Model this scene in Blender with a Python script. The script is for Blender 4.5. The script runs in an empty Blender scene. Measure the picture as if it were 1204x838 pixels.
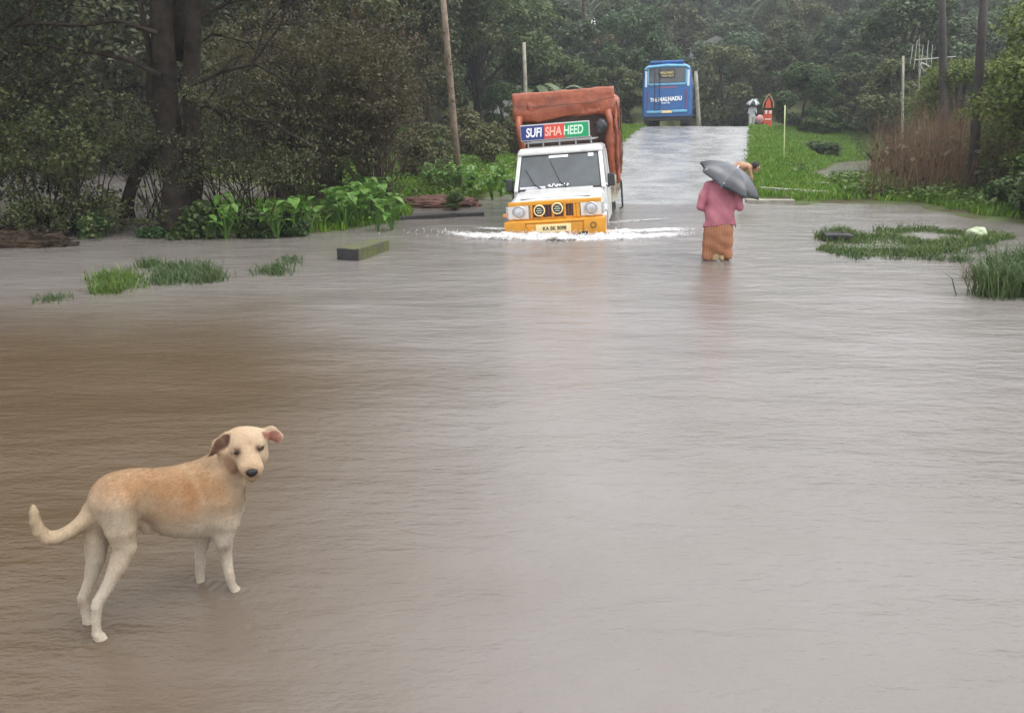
import bpy, bmesh, math, random
import numpy as np
from mathutils import Vector, Matrix, noise
R = math.radians
PI = math.pi
random.seed(7)
rng = np.random.default_rng(11)
S = bpy.context.scene
COL = S.collection

# ---------------------------------------------------------------- camera, sky, sun, exposure
FPX, CX, CY, CAMZ, PITCH = 1000.0, 602.0, 419.0, 1.84, math.atan(0.276)
cam_d = bpy.data.cameras.new('camera')
cam_d.sensor_width = 36.0
cam_d.lens = FPX / 1204 * 36.0
cam_d.clip_end = 2000
cam = bpy.data.objects.new('camera', cam_d)
COL.objects.link(cam)
cam.location = (0, 0, CAMZ)
cam.rotation_euler = (PI / 2 - PITCH, 0, 0)
S.camera = cam

w = bpy.data.worlds.new("World")
S.world = w
w.use_nodes = True
wt = w.node_tree
bg = wt.nodes['Background']
SUN_EL, SUN_AZ = 66, 110      # azimuth clockwise from +Y
sky = wt.nodes.new('ShaderNodeTexSky')
sky.sky_type = 'NISHITA'
sky.sun_disc = False
sky.sun_elevation = R(SUN_EL)
sky.sun_rotation = R(SUN_AZ)
sky.air_density = 1.0
sky.dust_density = 4.0
hs = wt.nodes.new('ShaderNodeHueSaturation')
hs.inputs['Saturation'].default_value = 0.10
hs.inputs['Value'].default_value = 1.0
wt.links.new(sky.outputs[0], hs.inputs['Color'])
# overcast: the clear sky veiled by an even white cloud layer
cl = wt.nodes.new('ShaderNodeMix'); cl.data_type = 'RGBA'; cl.inputs[0].default_value = 0.75
cl.inputs[7].default_value = (4.62, 4.74, 4.98, 1)
wt.links.new(hs.outputs[0], cl.inputs[6])
wt.links.new(cl.outputs[2], bg.inputs['Color'])
bg.inputs['Strength'].default_value = 0.15
sl = bpy.data.lights.new('sun', 'SUN')
sl.energy = 0.8
sl.angle = R(45)
sl.color = (1.0, 0.97, 0.93)
sun = bpy.data.objects.new('sun', sl)
COL.objects.link(sun)
sd = Vector((math.sin(R(SUN_AZ)) * math.cos(R(SUN_EL)), math.cos(R(SUN_AZ)) * math.cos(R(SUN_EL)), math.sin(R(SUN_EL))))
sun.rotation_euler = sd.to_track_quat('Z', 'Y').to_euler()
sun.location = (0, 0, 60)
S.view_settings.view_transform = 'Standard'
S.view_settings.look = 'None'
S.view_settings.gamma = 1.0
S.view_settings.exposure = 1.55
S.render.engine = 'CYCLES'
S.cycles.use_denoising = True
S.cycles.max_bounces = 6
S.cycles.transparent_max_bounces = 6
S.cycles.volume_bounces = 0
S.cycles.caustics_reflective = False
S.cycles.caustics_refractive = False

# ---------------------------------------------------------------- helpers
CP, SP = math.cos(PITCH), math.sin(PITCH)
def ray(px, py):
    xc, yc = (px - CX) / FPX, (CY - py) / FPX
    return Vector((xc, CP + yc * SP, -SP + yc * CP))
def G(px, py, z=0.0):            # the point of height z seen at a pixel of the 1204x838 photo
    d = ray(px, py); t = (z - CAMZ) / d.z
    return Vector((0, 0, CAMZ)) + d * t
def AT(px, py, Y):               # the point at distance Y seen at a pixel
    d = ray(px, py)
    return Vector((0, 0, CAMZ)) + d * (Y / d.y)

def tag(o, label=None, cat=None, group=None, kind=None):
    if label: o['label'] = label
    if cat: o['category'] = cat
    if group: o['group'] = group
    if kind: o['kind'] = kind
    return o
def empty(name, loc=(0, 0, 0), rz=0.0, label=None, cat=None, group=None):
    o = bpy.data.objects.new(name, None)
    COL.objects.link(o)
    o.location = loc
    o.rotation_euler = (0, 0, rz)
    o.empty_display_size = 0.2
    return tag(o, label, cat, group)
def link(name, me, m=None, parent=None, smooth=False):
    o = bpy.data.objects.new(name, me)
    COL.objects.link(o)
    if m is not None:
        for x in (m if isinstance(m, (list, tuple)) else [m]):
            me.materials.append(x)
    if parent: o.parent = parent
    if smooth:
        me.polygons.foreach_set('use_smooth', [True] * len(me.polygons))
    return o
def mesh_np(name, V, F):
    """V (n,3) float, F (m,k) int: fast mesh"""
    me = bpy.data.meshes.new(name)
    V = np.asarray(V, dtype=np.float32); F = np.asarray(F, dtype=np.int32)
    k = F.shape[1]
    me.vertices.add(len(V)); me.vertices.foreach_set('co', V.ravel())
    me.loops.add(F.size); me.loops.foreach_set('vertex_index', F.ravel())
    me.polygons.add(len(F))
    me.polygons.foreach_set('loop_start', np.arange(0, F.size, k, dtype=np.int32))
    me.polygons.foreach_set('loop_total', np.full(len(F), k, dtype=np.int32))
    me.update(calc_edges=True); me.validate()
    return me
def bm_mesh(name, bm):
    me = bpy.data.meshes.new(name)
    bmesh.ops.recalc_face_normals(bm, faces=bm.faces)
    bm.to_mesh(me); bm.free()
    return me
def obj(name, bm, m, parent=None, smooth=False):
    return link(name, bm_mesh(name, bm), m, parent, smooth)
def bx(bm, c, s, bev=0.0, rot=None, taper=None, seg=2):
    """box centred c, size s; taper=(tx,ty) scales the top"""
    r = bmesh.ops.create_cube(bm, size=1.0)
    vs = r['verts']
    for v in vs:
        x, y, z = v.co
        tx, ty = taper if (taper and z > 0) else (1, 1)
        v.co = Vector((x * s[0] * tx, y * s[1] * ty, z * s[2]))
    if bev > 0:
        es = list({e for v in vs for e in v.link_edges})
        g = bmesh.ops.bevel(bm, geom=es, offset=bev, segments=seg, affect='EDGES', profile=0.5)
        vs = list({v for f in g['faces'] for v in f.verts} | {v for v in vs if v.is_valid})
    M = Matrix.Translation(Vector(c)) @ (rot.to_4x4() if rot is not None else Matrix())
    for v in vs: v.co = M @ v.co
    return vs
def cyl(bm, p0, p1, r0, r1=None, n=16, cap=True):
    p0, p1 = Vector(p0), Vector(p1)
    r1 = r0 if r1 is None else r1
    d = (p1 - p0); q = d.to_track_quat('Z', 'Y').to_matrix()
    a, b = [], []
    for i in range(n):
        t = 2 * PI * i / n
        e = Vector((math.cos(t), math.sin(t), 0))
        a.append(bm.verts.new(p0 + q @ (e * r0))); b.append(bm.verts.new(p1 + q @ (e * r1)))
    for i in range(n):
        j = (i + 1) % n
        bm.faces.new((a[i], a[j], b[j], b[i]))
    if cap:
        bm.faces.new(a[::-1]); bm.faces.new(b)
def tube(bm, pts, rs, n=8):
    pts = [Vector(p) for p in pts]
    if not isinstance(rs, (list, tuple)): rs = [rs] * len(pts)
    rings = []
    for i, p in enumerate(pts):
        d = (pts[min(i + 1, len(pts) - 1)] - pts[max(i - 1, 0)]).normalized()
        q = d.to_track_quat('Z', 'Y').to_matrix()
        rings.append([bm.verts.new(p + q @ Vector((math.cos(2 * PI * k / n) * rs[i], math.sin(2 * PI * k / n) * rs[i], 0))) for k in range(n)])
    for A, B in zip(rings[:-1], rings[1:]):
        off = min(range(n), key=lambda o: (A[0].co - B[o].co).length)
        for k in range(n):
            bm.faces.new((A[k], A[(k + 1) % n], B[(k + 1 + off) % n], B[(k + off) % n]))
    bm.faces.new(rings[0][::-1]); bm.faces.new(rings[-1])
def lathe(bm, prof, c=(0, 0, 0), axis='y', n=24):
    """prof: (radius, height) list, closed at ends if r=0"""
    rings = []
    for r, h in prof:
        ring = []
        for k in range(n if r > 1e-6 else 1):
            t = 2 * PI * k / n
            x, y = r * math.cos(t), r * math.sin(t)
            p = {'y': (x, h, y), 'z': (x, y, h), 'x': (h, x, y)}[axis]
            ring.append(bm.verts.new(Vector(c) + Vector(p)))
        rings.append(ring)
    for A, B in zip(rings[:-1], rings[1:]):
        if len(A) == 1 and len(B) == 1: continue
        for k in range(n):
            if len(A) == 1: bm.faces.new((A[0], B[k], B[(k + 1) % n]))
            elif len(B) == 1: bm.faces.new((A[k], A[(k + 1) % n], B[0]))
            else: bm.faces.new((A[k], A[(k + 1) % n], B[(k + 1) % n], B[k]))
def prism(bm, poly, y0, y1, plane='xz'):
    """polygon extruded along the third axis"""
    def P(u, v, t): return (u, t, v) if plane == 'xz' else ((u, v, t) if plane == 'xy' else (t, u, v))
    a = [bm.verts.new(P(u, v, y0)) for u, v in poly]
    b = [bm.verts.new(P(u, v, y1)) for u, v in poly]
    n = len(poly)
    for i in range(n): bm.faces.new((a[i], a[(i + 1) % n], b[(i + 1) % n], b[i]))
    bm.faces.new(a[::-1]); bm.faces.new(b)
def text_obj(name, s, size, m, parent, loc, rot, width=None, bold=0.0, shear=0.0, ext=0.003):
    cu = bpy.data.curves.new('lettering', 'FONT')
    cu.body = s; cu.size = size; cu.align_x = 'CENTER'; cu.align_y = 'CENTER'
    cu.extrude = ext; cu.offset = bold; cu.shear = shear
    t = bpy.data.objects.new('tmp_text', cu); COL.objects.link(t)
    dg = bpy.context.evaluated_depsgraph_get(); dg.update()
    me = bpy.data.meshes.new_from_object(t.evaluated_get(dg))
    bpy.data.objects.remove(t)
    xs = [v.co.x for v in me.vertices]
    if width and xs:
        k = width / (max(xs) - min(xs))
        for v in me.vertices: v.co.x *= k
    me.materials.clear()
    o = link(name, me, m, parent)
    o.location = loc; o.rotation_euler = rot
    return o

# ---- materials
def mat(name, col, rough=0.6, metal=0.0, var=0.0, vscale=6.0, bump=0.0, bscale=40.0, spec=0.5, dark=None, coat=0.0):
    m = bpy.data.materials.new(name); m.use_nodes = True
    nt = m.node_tree; b = nt.nodes['Principled BSDF']
    b.inputs['Roughness'].default_value = rough; b.inputs['Metallic'].default_value = metal
    b.inputs['Specular IOR Level'].default_value = spec
    b.inputs['Coat Weight'].default_value = coat
    b.inputs['Base Color'].default_value = (*col, 1)
    tc = nt.nodes.new('ShaderNodeTexCoord')
    if var > 0 or dark is not None:
        n = nt.nodes.new('ShaderNodeTexNoise'); n.inputs['Scale'].default_value = vscale
        n.inputs['Detail'].default_value = 8; n.inputs['Roughness'].default_value = 0.65
        nt.links.new(tc.outputs['Object'], n.inputs['Vector'])
        r = nt.nodes.new('ShaderNodeValToRGB')
        d = dark if dark is not None else tuple(c * (1 - var) for c in col)
        r.color_ramp.elements[0].position = 0.36; r.color_ramp.elements[0].color = (*d, 1)
        r.color_ramp.elements[1].position = 0.62
        r.color_ramp.elements[1].color = (*[min(1, c * (1 + var * .3)) for c in col], 1)
        nt.links.new(n.outputs['Fac'], r.inputs[0]); nt.links.new(r.outputs[0], b.inputs['Base Color'])
    if bump > 0:
        n2 = nt.nodes.new('ShaderNodeTexNoise'); n2.inputs['Scale'].default_value = bscale
        n2.inputs['Detail'].default_value = 6
        nt.links.new(tc.outputs['Object'], n2.inputs['Vector'])
        bp = nt.nodes.new('ShaderNodeBump'); bp.inputs['Strength'].default_value = bump; bp.inputs['Distance'].default_value = 0.02
        nt.links.new(n2.outputs['Fac'], bp.inputs['Height']); nt.links.new(bp.outputs[0], b.inputs['Normal'])
    return m
def leafmat(name, c0, c1, c2=None, rough=0.5, trans=0.3, objvar=0.0):
    """each leaf its own tint between the colours"""
    m = bpy.data.materials.new(name); m.use_nodes = True
    nt = m.node_tree; b = nt.nodes['Principled BSDF']; out = nt.nodes['Material Output']
    b.inputs['Roughness'].default_value = rough; b.inputs['Specular IOR Level'].default_value = 0.35
    g = nt.nodes.new('ShaderNodeNewGeometry'); r = nt.nodes.new('ShaderNodeValToRGB')
    r.color_ramp.elements[0].color = (*c0, 1); r.color_ramp.elements[1].color = (*c1, 1)
    if c2:
        r.color_ramp.elements[1].position = 0.8
        e = r.color_ramp.elements.new(1.0); e.color = (*c2, 1)
    nt.links.new(g.outputs['Random Per Island'], r.inputs[0])
    src = r.outputs[0]
    if objvar:
        oi = nt.nodes.new('ShaderNodeObjectInfo'); h = nt.nodes.new('ShaderNodeHueSaturation')
        mr = nt.nodes.new('ShaderNodeMapRange'); mr.inputs[3].default_value = 1 - objvar; mr.inputs[4].default_value = 1 + objvar
        mh = nt.nodes.new('ShaderNodeMapRange'); mh.inputs[3].default_value = 0.47; mh.inputs[4].default_value = 0.53
        mu = nt.nodes.new('ShaderNodeMath'); mu.operation = 'FRACT'
        mm = nt.nodes.new('ShaderNodeMath'); mm.operation = 'MULTIPLY'; mm.inputs[1].default_value = 7.31
        nt.links.new(oi.outputs['Random'], mr.inputs[0]); nt.links.new(oi.outputs['Random'], mm.inputs[0])
        nt.links.new(mm.outputs[0], mu.inputs[0]); nt.links.new(mu.outputs[0], mh.inputs[0])
        nt.links.new(mr.outputs[0], h.inputs['Value']); nt.links.new(mh.outputs[0], h.inputs['Hue'])
        nt.links.new(src, h.inputs['Color']); src = h.outputs[0]
    nt.links.new(src, b.inputs['Base Color'])
    if trans > 0:
        t = nt.nodes.new('ShaderNodeBsdfTranslucent'); mx = nt.nodes.new('ShaderNodeMixShader')
        mx.inputs[0].default_value = trans
        nt.links.new(src, t.inputs['Color']); nt.links.new(b.outputs[0], mx.inputs[1]); nt.links.new(t.outputs[0], mx.inputs[2])
        nt.links.new(mx.outputs[0], out.inputs['Surface'])
    return m
def vcmat(name, rough=0.8, bump=0.0, bscale=200, spec=0.2, stretch=None):
    m = bpy.data.materials.new(name); m.use_nodes = True
    nt = m.node_tree; b = nt.nodes['Principled BSDF']
    a = nt.nodes.new('ShaderNodeAttribute'); a.attribute_name = 'Col'
    tc = nt.nodes.new('ShaderNodeTexCoord')
    n = nt.nodes.new('ShaderNodeTexNoise'); n.inputs['Scale'].default_value = bscale * .4; n.inputs['Detail'].default_value = 6
    nt.links.new(tc.outputs['Object'], n.inputs['Vector'])
    mx = nt.nodes.new('ShaderNodeMix'); mx.data_type = 'RGBA'; mx.blend_type = 'MULTIPLY'; mx.inputs[0].default_value = 1
    mr = nt.nodes.new('ShaderNodeMapRange'); mr.inputs[1].default_value = .3; mr.inputs[2].default_value = .7
    mr.inputs[3].default_value = .86; mr.inputs[4].default_value = 1.1
    nt.links.new(n.outputs['Fac'], mr.inputs[0])
    nt.links.new(a.outputs['Color'], mx.inputs[6]); nt.links.new(mr.outputs[0], mx.inputs[7])
    nt.links.new(mx.outputs[2], b.inputs['Base Color'])
    b.inputs['Roughness'].default_value = rough; b.inputs['Specular IOR Level'].default_value = spec
    if bump:
        n2 = nt.nodes.new('ShaderNodeTexNoise'); n2.inputs['Scale'].default_value = bscale; n2.inputs['Detail'].default_value = 5
        nt.links.new(tc.outputs['Object'], n2.inputs['Vector'])
        bp = nt.nodes.new('ShaderNodeBump'); bp.inputs['Strength'].default_value = bump; bp.inputs['Distance'].default_value = .004
        nt.links.new(n2.outputs['Fac'], bp.inputs['Height']); nt.links.new(bp.outputs[0], b.inputs['Normal'])
    return m
def setcol(me, C, name='Col'):
    a = me.color_attributes.new(name, 'FLOAT_COLOR', 'POINT')
    C = np.asarray(C, dtype=np.float32)
    if C.shape[1] == 3: C = np.hstack([C, np.ones((len(C), 1), np.float32)])
    a.data.foreach_set('color', C.ravel())

# ---- implicit surfaces for bodies: rounded cones blended and meshed by surface nets
class SDF:
    def __init__(s, lo, hi, h):
        s.lo = np.array(lo, float); s.h = h
        s.n = np.ceil((np.array(hi) - s.lo) / h).astype(int) + 1
        ax = [s.lo[i] + h * np.arange(s.n[i]) for i in range(3)]
        s.P = np.stack(np.meshgrid(*ax, indexing='ij'), -1).astype(np.float32)
    def cone(s, a, ra, b, rb, sq=None, P=None):
        """sq=(unit axis, factor): squash about the segment along that axis"""
        P = s.P if P is None else P
        a = np.array(a, float); b = np.array(b, float)
        ba = b - a; pa = P - a
        t = np.clip((pa @ ba) / max(ba @ ba, 1e-9), 0, 1)
        d = pa - t[..., None] * ba
        if sq is not None:
            n, k = np.array(sq[0], float), sq[1]
            d = d + (1 / k - 1) * (d @ n)[..., None] * n
        L = np.sqrt((d * d).sum(-1))
        return (L - (ra + (rb - ra) * t)) * (sq[1] if sq is not None and sq[1] < 1 else 1) ** 0.5
    def chain(s, pts, rs, k=0.02, sq=None, P=None):
        D = None; k = .004 if k <= .03 else k
        for i in range(len(pts) - 1):
            q = s.cone(pts[i], rs[i], pts[i + 1], rs[i + 1], sq, P)
            D = q if D is None else smin(D, q, k)
        return D
def smin(a, b, k):
    h = np.clip(0.5 + 0.5 * (b - a) / k, 0, 1)
    return b * (1 - h) + a * h - k * h * (1 - h)
def surface_nets(F, lo, h):
    F = np.asarray(F); n = F.shape
    ins = F < 0
    cidx = -np.ones((n[0] - 1, n[1] - 1, n[2] - 1), dtype=np.int64)
    acc = np.zeros(cidx.shape + (3,)); cnt = np.zeros(cidx.shape)
    corners = [(i, j, k) for i in (0, 1) for j in (0, 1) for k in (0, 1)]
    sl_ = lambda c: tuple(slice(c[a], n[a] - 1 + c[a]) for a in range(3))
    for c in corners:
        for ax in range(3):
            if c[ax]: continue
            c2 = list(c); c2[ax] = 1
            f0, f1 = F[sl_(c)], F[sl_(c2)]
            m = (f0 < 0) != (f1 < 0)
            t = np.where(m, f0 / np.where(m, f0 - f1, 1), 0)
            for a in range(3):
                acc[..., a] += np.where(m, c[a] + (t if a == ax else 0), 0)
            cnt += m
    act = cnt > 0
    cidx[act] = np.arange(act.sum())
    ijk = np.argwhere(act)
    V = lo + h * (ijk + acc[act] / cnt[act][:, None])
    quads = []
    for ax in range(3):
        b, c = (ax + 1) % 3, (ax + 2) % 3
        s0 = [slice(None)] * 3; s1 = [slice(None)] * 3
        s0[ax] = slice(0, n[ax] - 1); s1[ax] = slice(1, n[ax])
        A, B = ins[tuple(s0)], ins[tuple(s1)]
        m = A != B
        ed = np.argwhere(m); fl = A[m]
        ok = (ed[:, b] > 0) & (ed[:, c] > 0) & (ed[:, b] < n[b] - 1) & (ed[:, c] < n[c] - 1)
        ed, fl = ed[ok], fl[ok]
        def cell(db, dc):
            e = ed.copy(); e[:, b] -= db; e[:, c] -= dc
            return cidx[e[:, 0], e[:, 1], e[:, 2]]
        q = np.stack([cell(1, 1), cell(0, 1), cell(0, 0), cell(1, 0)], 1)
        q[~fl] = q[~fl][:, ::-1]
        quads.append(q)
    return V, np.concatenate(quads)
# ---------------------------------------------------------------- the place: road axis, terrain, water
RA = R(15.0)
ux, uy = math.sin(RA), math.cos(RA)
def road_xy(s, l): return (s * ux + l * uy, s * uy - l * ux)
PROF = [(-40, -.02), (0, -.035), (3, -.04), (6, -.11), (10, -.3), (14, -.45), (17.8, -.42), (19.3, -.06), (20.1, 0.0), (22.0, .06), (26, .22), (30, .42), (34, .68), (38, 1.02), (42, 1.40), (44, 1.56), (45.5, 1.61), (48, 1.58), (58, 1.3), (75, .6), (400, .6)]
PS, PZ = zip(*PROF)
def roadz(s): return np.interp(s, PS, PZ)
RL, RR = -5.2, 0.10
def poly_world(px): return np.array([[G(a, b).x, G(a, b).y] for a, b in px])
def sdist(P, Q):
    """signed distance (inside positive) of points P to polygon Q"""
    d = np.full(len(P), 1e9); ins = np.zeros(len(P), bool)
    n = len(Q)
    for i in range(n):
        a, b = Q[i], Q[(i + 1) % n]
        e = b - a; w_ = P - a
        t = np.clip((w_ @ e) / max(e @ e, 1e-9), 0, 1)
        d = np.minimum(d, np.hypot(*(w_ - t[:, None] * e).T))
        c = ((a[1] > P[:, 1]) != (b[1] > P[:, 1]))
        x = a[0] + (P[:, 1] - a[1]) / (b[1] - a[1] + 1e-12) * (b[0] - a[0])
        ins ^= c & (P[:, 0] < x)
    return np.where(ins, d, -d)
L_STRIP = poly_world([(-1500, 290), (-300, 296), (0, 298), (60, 294), (100, 280), (160, 272), (330, 276), (400, 272), (445, 262), (480, 258), (480, 246), (330, 243), (160, 249), (60, 258), (-300, 262), (-1500, 262)])
L_MID = np.vstack([poly_world([(385, 272), (450, 264), (478, 252), (475, 246), (545, 243), (600, 241), (650, 240)]), [road_xy(20.4, RL + .4), road_xy(60, RL), road_xy(60, -60), road_xy(33, -28)], poly_world([(300, 218), (330, 236)])])
P_POND = poly_world([(352, 262), (350, 250), (392, 247), (410, 252), (398, 262)])
R_MAIN = np.vstack([[road_xy(20.3, -.1)], poly_world([(900, 237), (935, 239), (1070, 240), (1112, 254), (1204, 264), (1500, 280), (2600, 330)]), [(70, 15), (90, 70), road_xy(70, 0)]])
R_POND = poly_world([(945, 214), (975, 202), (995, 192), (1042, 189), (1042, 200), (1015, 207), (985, 215)])
R_ISLE = poly_world([(962, 281), (990, 274), (1080, 271), (1160, 273), (1185, 280), (1150, 294), (1080, 300), (1000, 302), (970, 294)])
def fbm(x, y, sc, seed=0):
    """cheap value noise sum"""
    v = np.zeros_like(x, dtype=float); a = 1.0
    r_ = np.random.default_rng(seed)
    for o in range(5):
        for _ in range(3):
            th = r_.uniform(0, 2 * PI); ph = r_.uniform(0, 2 * PI)
            v += a * np.sin((x * math.cos(th) + y * math.sin(th)) * sc * 2 ** o * r_.uniform(.8, 1.2) + ph) / 3
        a *= .5
    return v
def height(x, y):
    x = np.asarray(x, float); y = np.asarray(y, float)
    P = np.stack([x.ravel(), y.ravel()], 1)
    s = P[:, 0] * ux + P[:, 1] * uy; l = P[:, 0] * uy - P[:, 1] * ux
    n = fbm(P[:, 0], P[:, 1], .9, 3)
    def rise(d, slope, top, k=0.6): return np.where(d > 0, top * (1 - np.exp(-d * slope / top)), np.maximum(d * .35, -.5)) 
    z = np.full(len(P), -.5)
    z = np.maximum(z, rise(sdist(P, L_STRIP) + .12 * n, .25, .22) - .16 * (P[:, 0] < -6.3))
    zm = rise(sdist(P, L_MID) + .12 * n, .10, .7)
    z = np.maximum(z, zm)
    zr = rise(sdist(P, R_MAIN) + .15 * n, .06, .55) 
    z = np.maximum(z, zr)
    for Q in (P_POND, R_POND):
        dq = sdist(P, Q) + .1 * n
        z = np.minimum(z, np.where(dq > -1.2, -dq * .3, 99))
    zi = rise(sdist(P, R_ISLE) + .25 * n, .10, .10)
    z = np.maximum(z, np.minimum(zi, -.03))
    # far rising ground and the wooded hill beyond the river
    far = np.clip((P[:, 1] - (33 + 0 * P[:, 0])) / 14, 0, 1); far = far * far * (3 - 2 * far)
    z = np.where(P[:, 1] > 26, np.maximum(z, -.5 + far * 1.9), z)
    hill = np.clip(P[:, 1] - 58, 0, 400)
    hl = np.clip((-P[:, 0] - 6) / 25, 0, 1) * np.clip((P[:, 1] - 34) / 20, 0, 1) * 2.5
    hill = np.minimum(hill, 112)
    z = z + .16 * hill * np.clip(hill / 30, .3, 1) + hl
    # road embankment
    rz = roadz(s)
    shoulder = np.where(s > 19.5, 1.3 + np.clip((s - 20) / 12, 0, 1) * 1.2, .6)
    dr = np.where(l > RR, l - RR, np.where(l < RL, RL - l, 0)) 
    emb = rz - .015 - np.maximum(dr - shoulder * np.where(l > 0, 1, .5), 0) * .42
    on = (s > 18.6)
    z = np.where(on, np.maximum(z, emb), z)
    z = np.where((dr <= .25) | ((dr < 1.0) & on), np.where(on, rz - .03 - .02 * (dr > .1), np.minimum(z, rz - .03)), z)
    # the flooded road and its surroundings keep clear below the water
    z = np.where((~on) & (dr < 0.8) & (s > -30) & (P[:, 1] < 19), np.minimum(z, np.where(dr > 0, -.12, rz - .02)), z)
    dq = sdist(P, R_POND) + .1 * n
    z = np.minimum(z, np.where(dq > -9.0, np.maximum(-dq * .17 - .05, np.where(on, rz - .015 - np.maximum(dr - .7, 0) * .5, -9)), 99))
    z = z + np.where(z > .02, .03 * fbm(P[:, 0], P[:, 1], 3.1, 9), 0) * (dr > .6)
    return z.reshape(x.shape)
def h1(x, y): return float(height(np.array([x]), np.array([y]))[0])

# ground sheet
gx = np.sinh(np.linspace(-1, 1, 361) * 3.6) / math.sinh(3.6) * 420 + 4
gy = np.concatenate([np.linspace(-60, 0, 13)[:-1], np.linspace(0, 12, 41)[:-1], np.linspace(12, 46, 171)[:-1], 46 + (np.exp(np.linspace(0, 1, 70) * 3.2) - 1) / (math.exp(3.2) - 1) * 560])
GX, GY = np.meshgrid(gx, gy, indexing='ij')
GZ = height(GX, GY)
nx, ny = GX.shape
idx = np.arange(nx * ny).reshape(nx, ny)
F = np.stack([idx[:-1, :-1], idx[1:, :-1], idx[1:, 1:], idx[:-1, 1:]], -1).reshape(-1, 4)
m_ground = mat('ground_soil', (.060, .085, .025), .9, var=.5, vscale=1.3, bump=.6, bscale=9, dark=(.05, .035, .018), spec=.2)
tag(link('ground', mesh_np('ground', np.stack([GX, GY, GZ], -1).reshape(-1, 3), F), m_ground, smooth=True), kind='structure')

# road: worn wet concrete with a ragged edge
ss = np.concatenate([np.arange(-4, 19, 1.0), np.arange(19, 75, .5)])
ll = np.concatenate([[RL - .12], np.linspace(RL, RR, 15), [RR + .12]])
V = []
for s_ in ss:
    for j, l_ in enumerate(ll):
        jit = .10 * math.sin(s_ * 5.3 + j) + .07 * math.sin(s_ * 11.7 + 2 * j) if j in (0, 1, len(ll) - 2, len(ll) - 1) else 0
        x_, y_ = road_xy(s_, l_ + jit)
        V.append((x_, y_, roadz(s_) - (.12 if j in (0, len(ll) - 1) else 0) - .0012 * (l_ - (RL + RR) / 2) ** 2))
k = len(ll)
F = [(i * k + j, i * k + j + 1, (i + 1) * k + j + 1, (i + 1) * k + j) for i in range(len(ss) - 1) for j in range(k - 1)]
m = bpy.data.materials.new('wet_road'); m.use_nodes = True
nt = m.node_tree; b = nt.nodes['Principled BSDF']
tc = nt.nodes.new('ShaderNodeTexCoord')
def noise_node(sc, det=6, vec=None, rough=.6):
    n = nt.nodes.new('ShaderNodeTexNoise'); n.inputs['Scale'].default_value = sc; n.inputs['Detail'].default_value = det; n.inputs['Roughness'].default_value = rough
    nt.links.new(vec or tc.outputs['Object'], n.inputs['Vector']); return n
def ramp_node(src, p0, c0, p1, c1):
    r = nt.nodes.new('ShaderNodeValToRGB'); r.color_ramp.elements[0].position = p0; r.color_ramp.elements[1].position = p1
    r.color_ramp.elements[0].color = (*c0, 1); r.color_ramp.elements[1].color = (*c1, 1)
    nt.links.new(src, r.inputs[0]); return r
n1 = noise_node(1.1, 9, rough=.7)
r1 = ramp_node(n1.outputs['Fac'], .38, (.15, .148, .145), .62, (.25, .247, .243)); nt.links.new(r1.outputs[0], b.inputs['Base Color'])
r2 = ramp_node(noise_node(.8, 6).outputs['Fac'], .40, (.20,) * 3, .62, (.34,) * 3); nt.links.new(r2.outputs[0], b.inputs['Roughness'])
bp = nt.nodes.new('ShaderNodeBump'); bp.inputs['Strength'].default_value = .3; bp.inputs['Distance'].default_value = .02
nt.links.new(noise_node(7, 8, rough=.7).outputs['Fac'], bp.inputs['Height']); nt.links.new(bp.outputs[0], b.inputs['Normal'])
tag(link('road', mesh_np('road', V, F), m, smooth=True), kind='structure')
m_wetroad = m

# flood water: one sheet with real low waves near the camera and around the truck
TRUCK = G(652, 274); TYAW = R(-9.0)
MAN = G(843, 306)
wx = np.concatenate([-np.geomspace(400, 16, 30), np.linspace(-15.5, 15.5, 240), np.geomspace(16, 400, 30)])
wy = np.concatenate([[-80, -40, -15, -5], np.linspace(0, 30, 290), np.geomspace(31, 200, 30)])
wx = np.unique(np.concatenate([wx, np.arange(-2.15, -.85, .011)])); wy = np.unique(np.concatenate([wy, np.arange(2.55, 3.6, .011)]))
WX, WY = np.meshgrid(wx, wy, indexing='ij')
WZ = np.zeros_like(WX)
near = np.clip((16 - np.abs(WX)) / 4, 0, 1) * np.clip((30 - WY) / 6, 0, 1) * np.clip((WY + 1), 0, 1)
r_ = np.random.default_rng(5)
for i in range(26):
    th = R(100 + r_.normal(0, 26)); lam = r_.uniform(.35, 1.9); kk = 2 * PI / lam
    WZ += .0011 * lam * np.sin(kk * (WX * math.cos(th) + WY * math.sin(th)) + r_.uniform(0, 6.3) + .6 * np.sin(WX * .7 + i) + .6 * np.sin(WY * .5 + 2 * i))
def rings(c, amp, lam, dec, r0):
    d = np.hypot(WX - c[0], WY - c[1])
    return amp * np.sin(2 * PI * d / lam) * np.exp(-np.maximum(d - r0, 0) / dec) * np.clip(d / r0, 0, 1)
WZ += rings(MAN, .010, .36, .9, .30)
for pw in ((116, 750), (104, 732), (278, 694), (237, 687)):
    c_ = G(*pw); d = np.hypot(WX - c_.x, WY - c_.y)
    WZ += .0026 * np.cos(2 * PI * (d - .02) / .045) * np.exp(-np.maximum(d - .02, 0) / .06) + .002 * np.exp(-(d / .03) ** 2)
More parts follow.
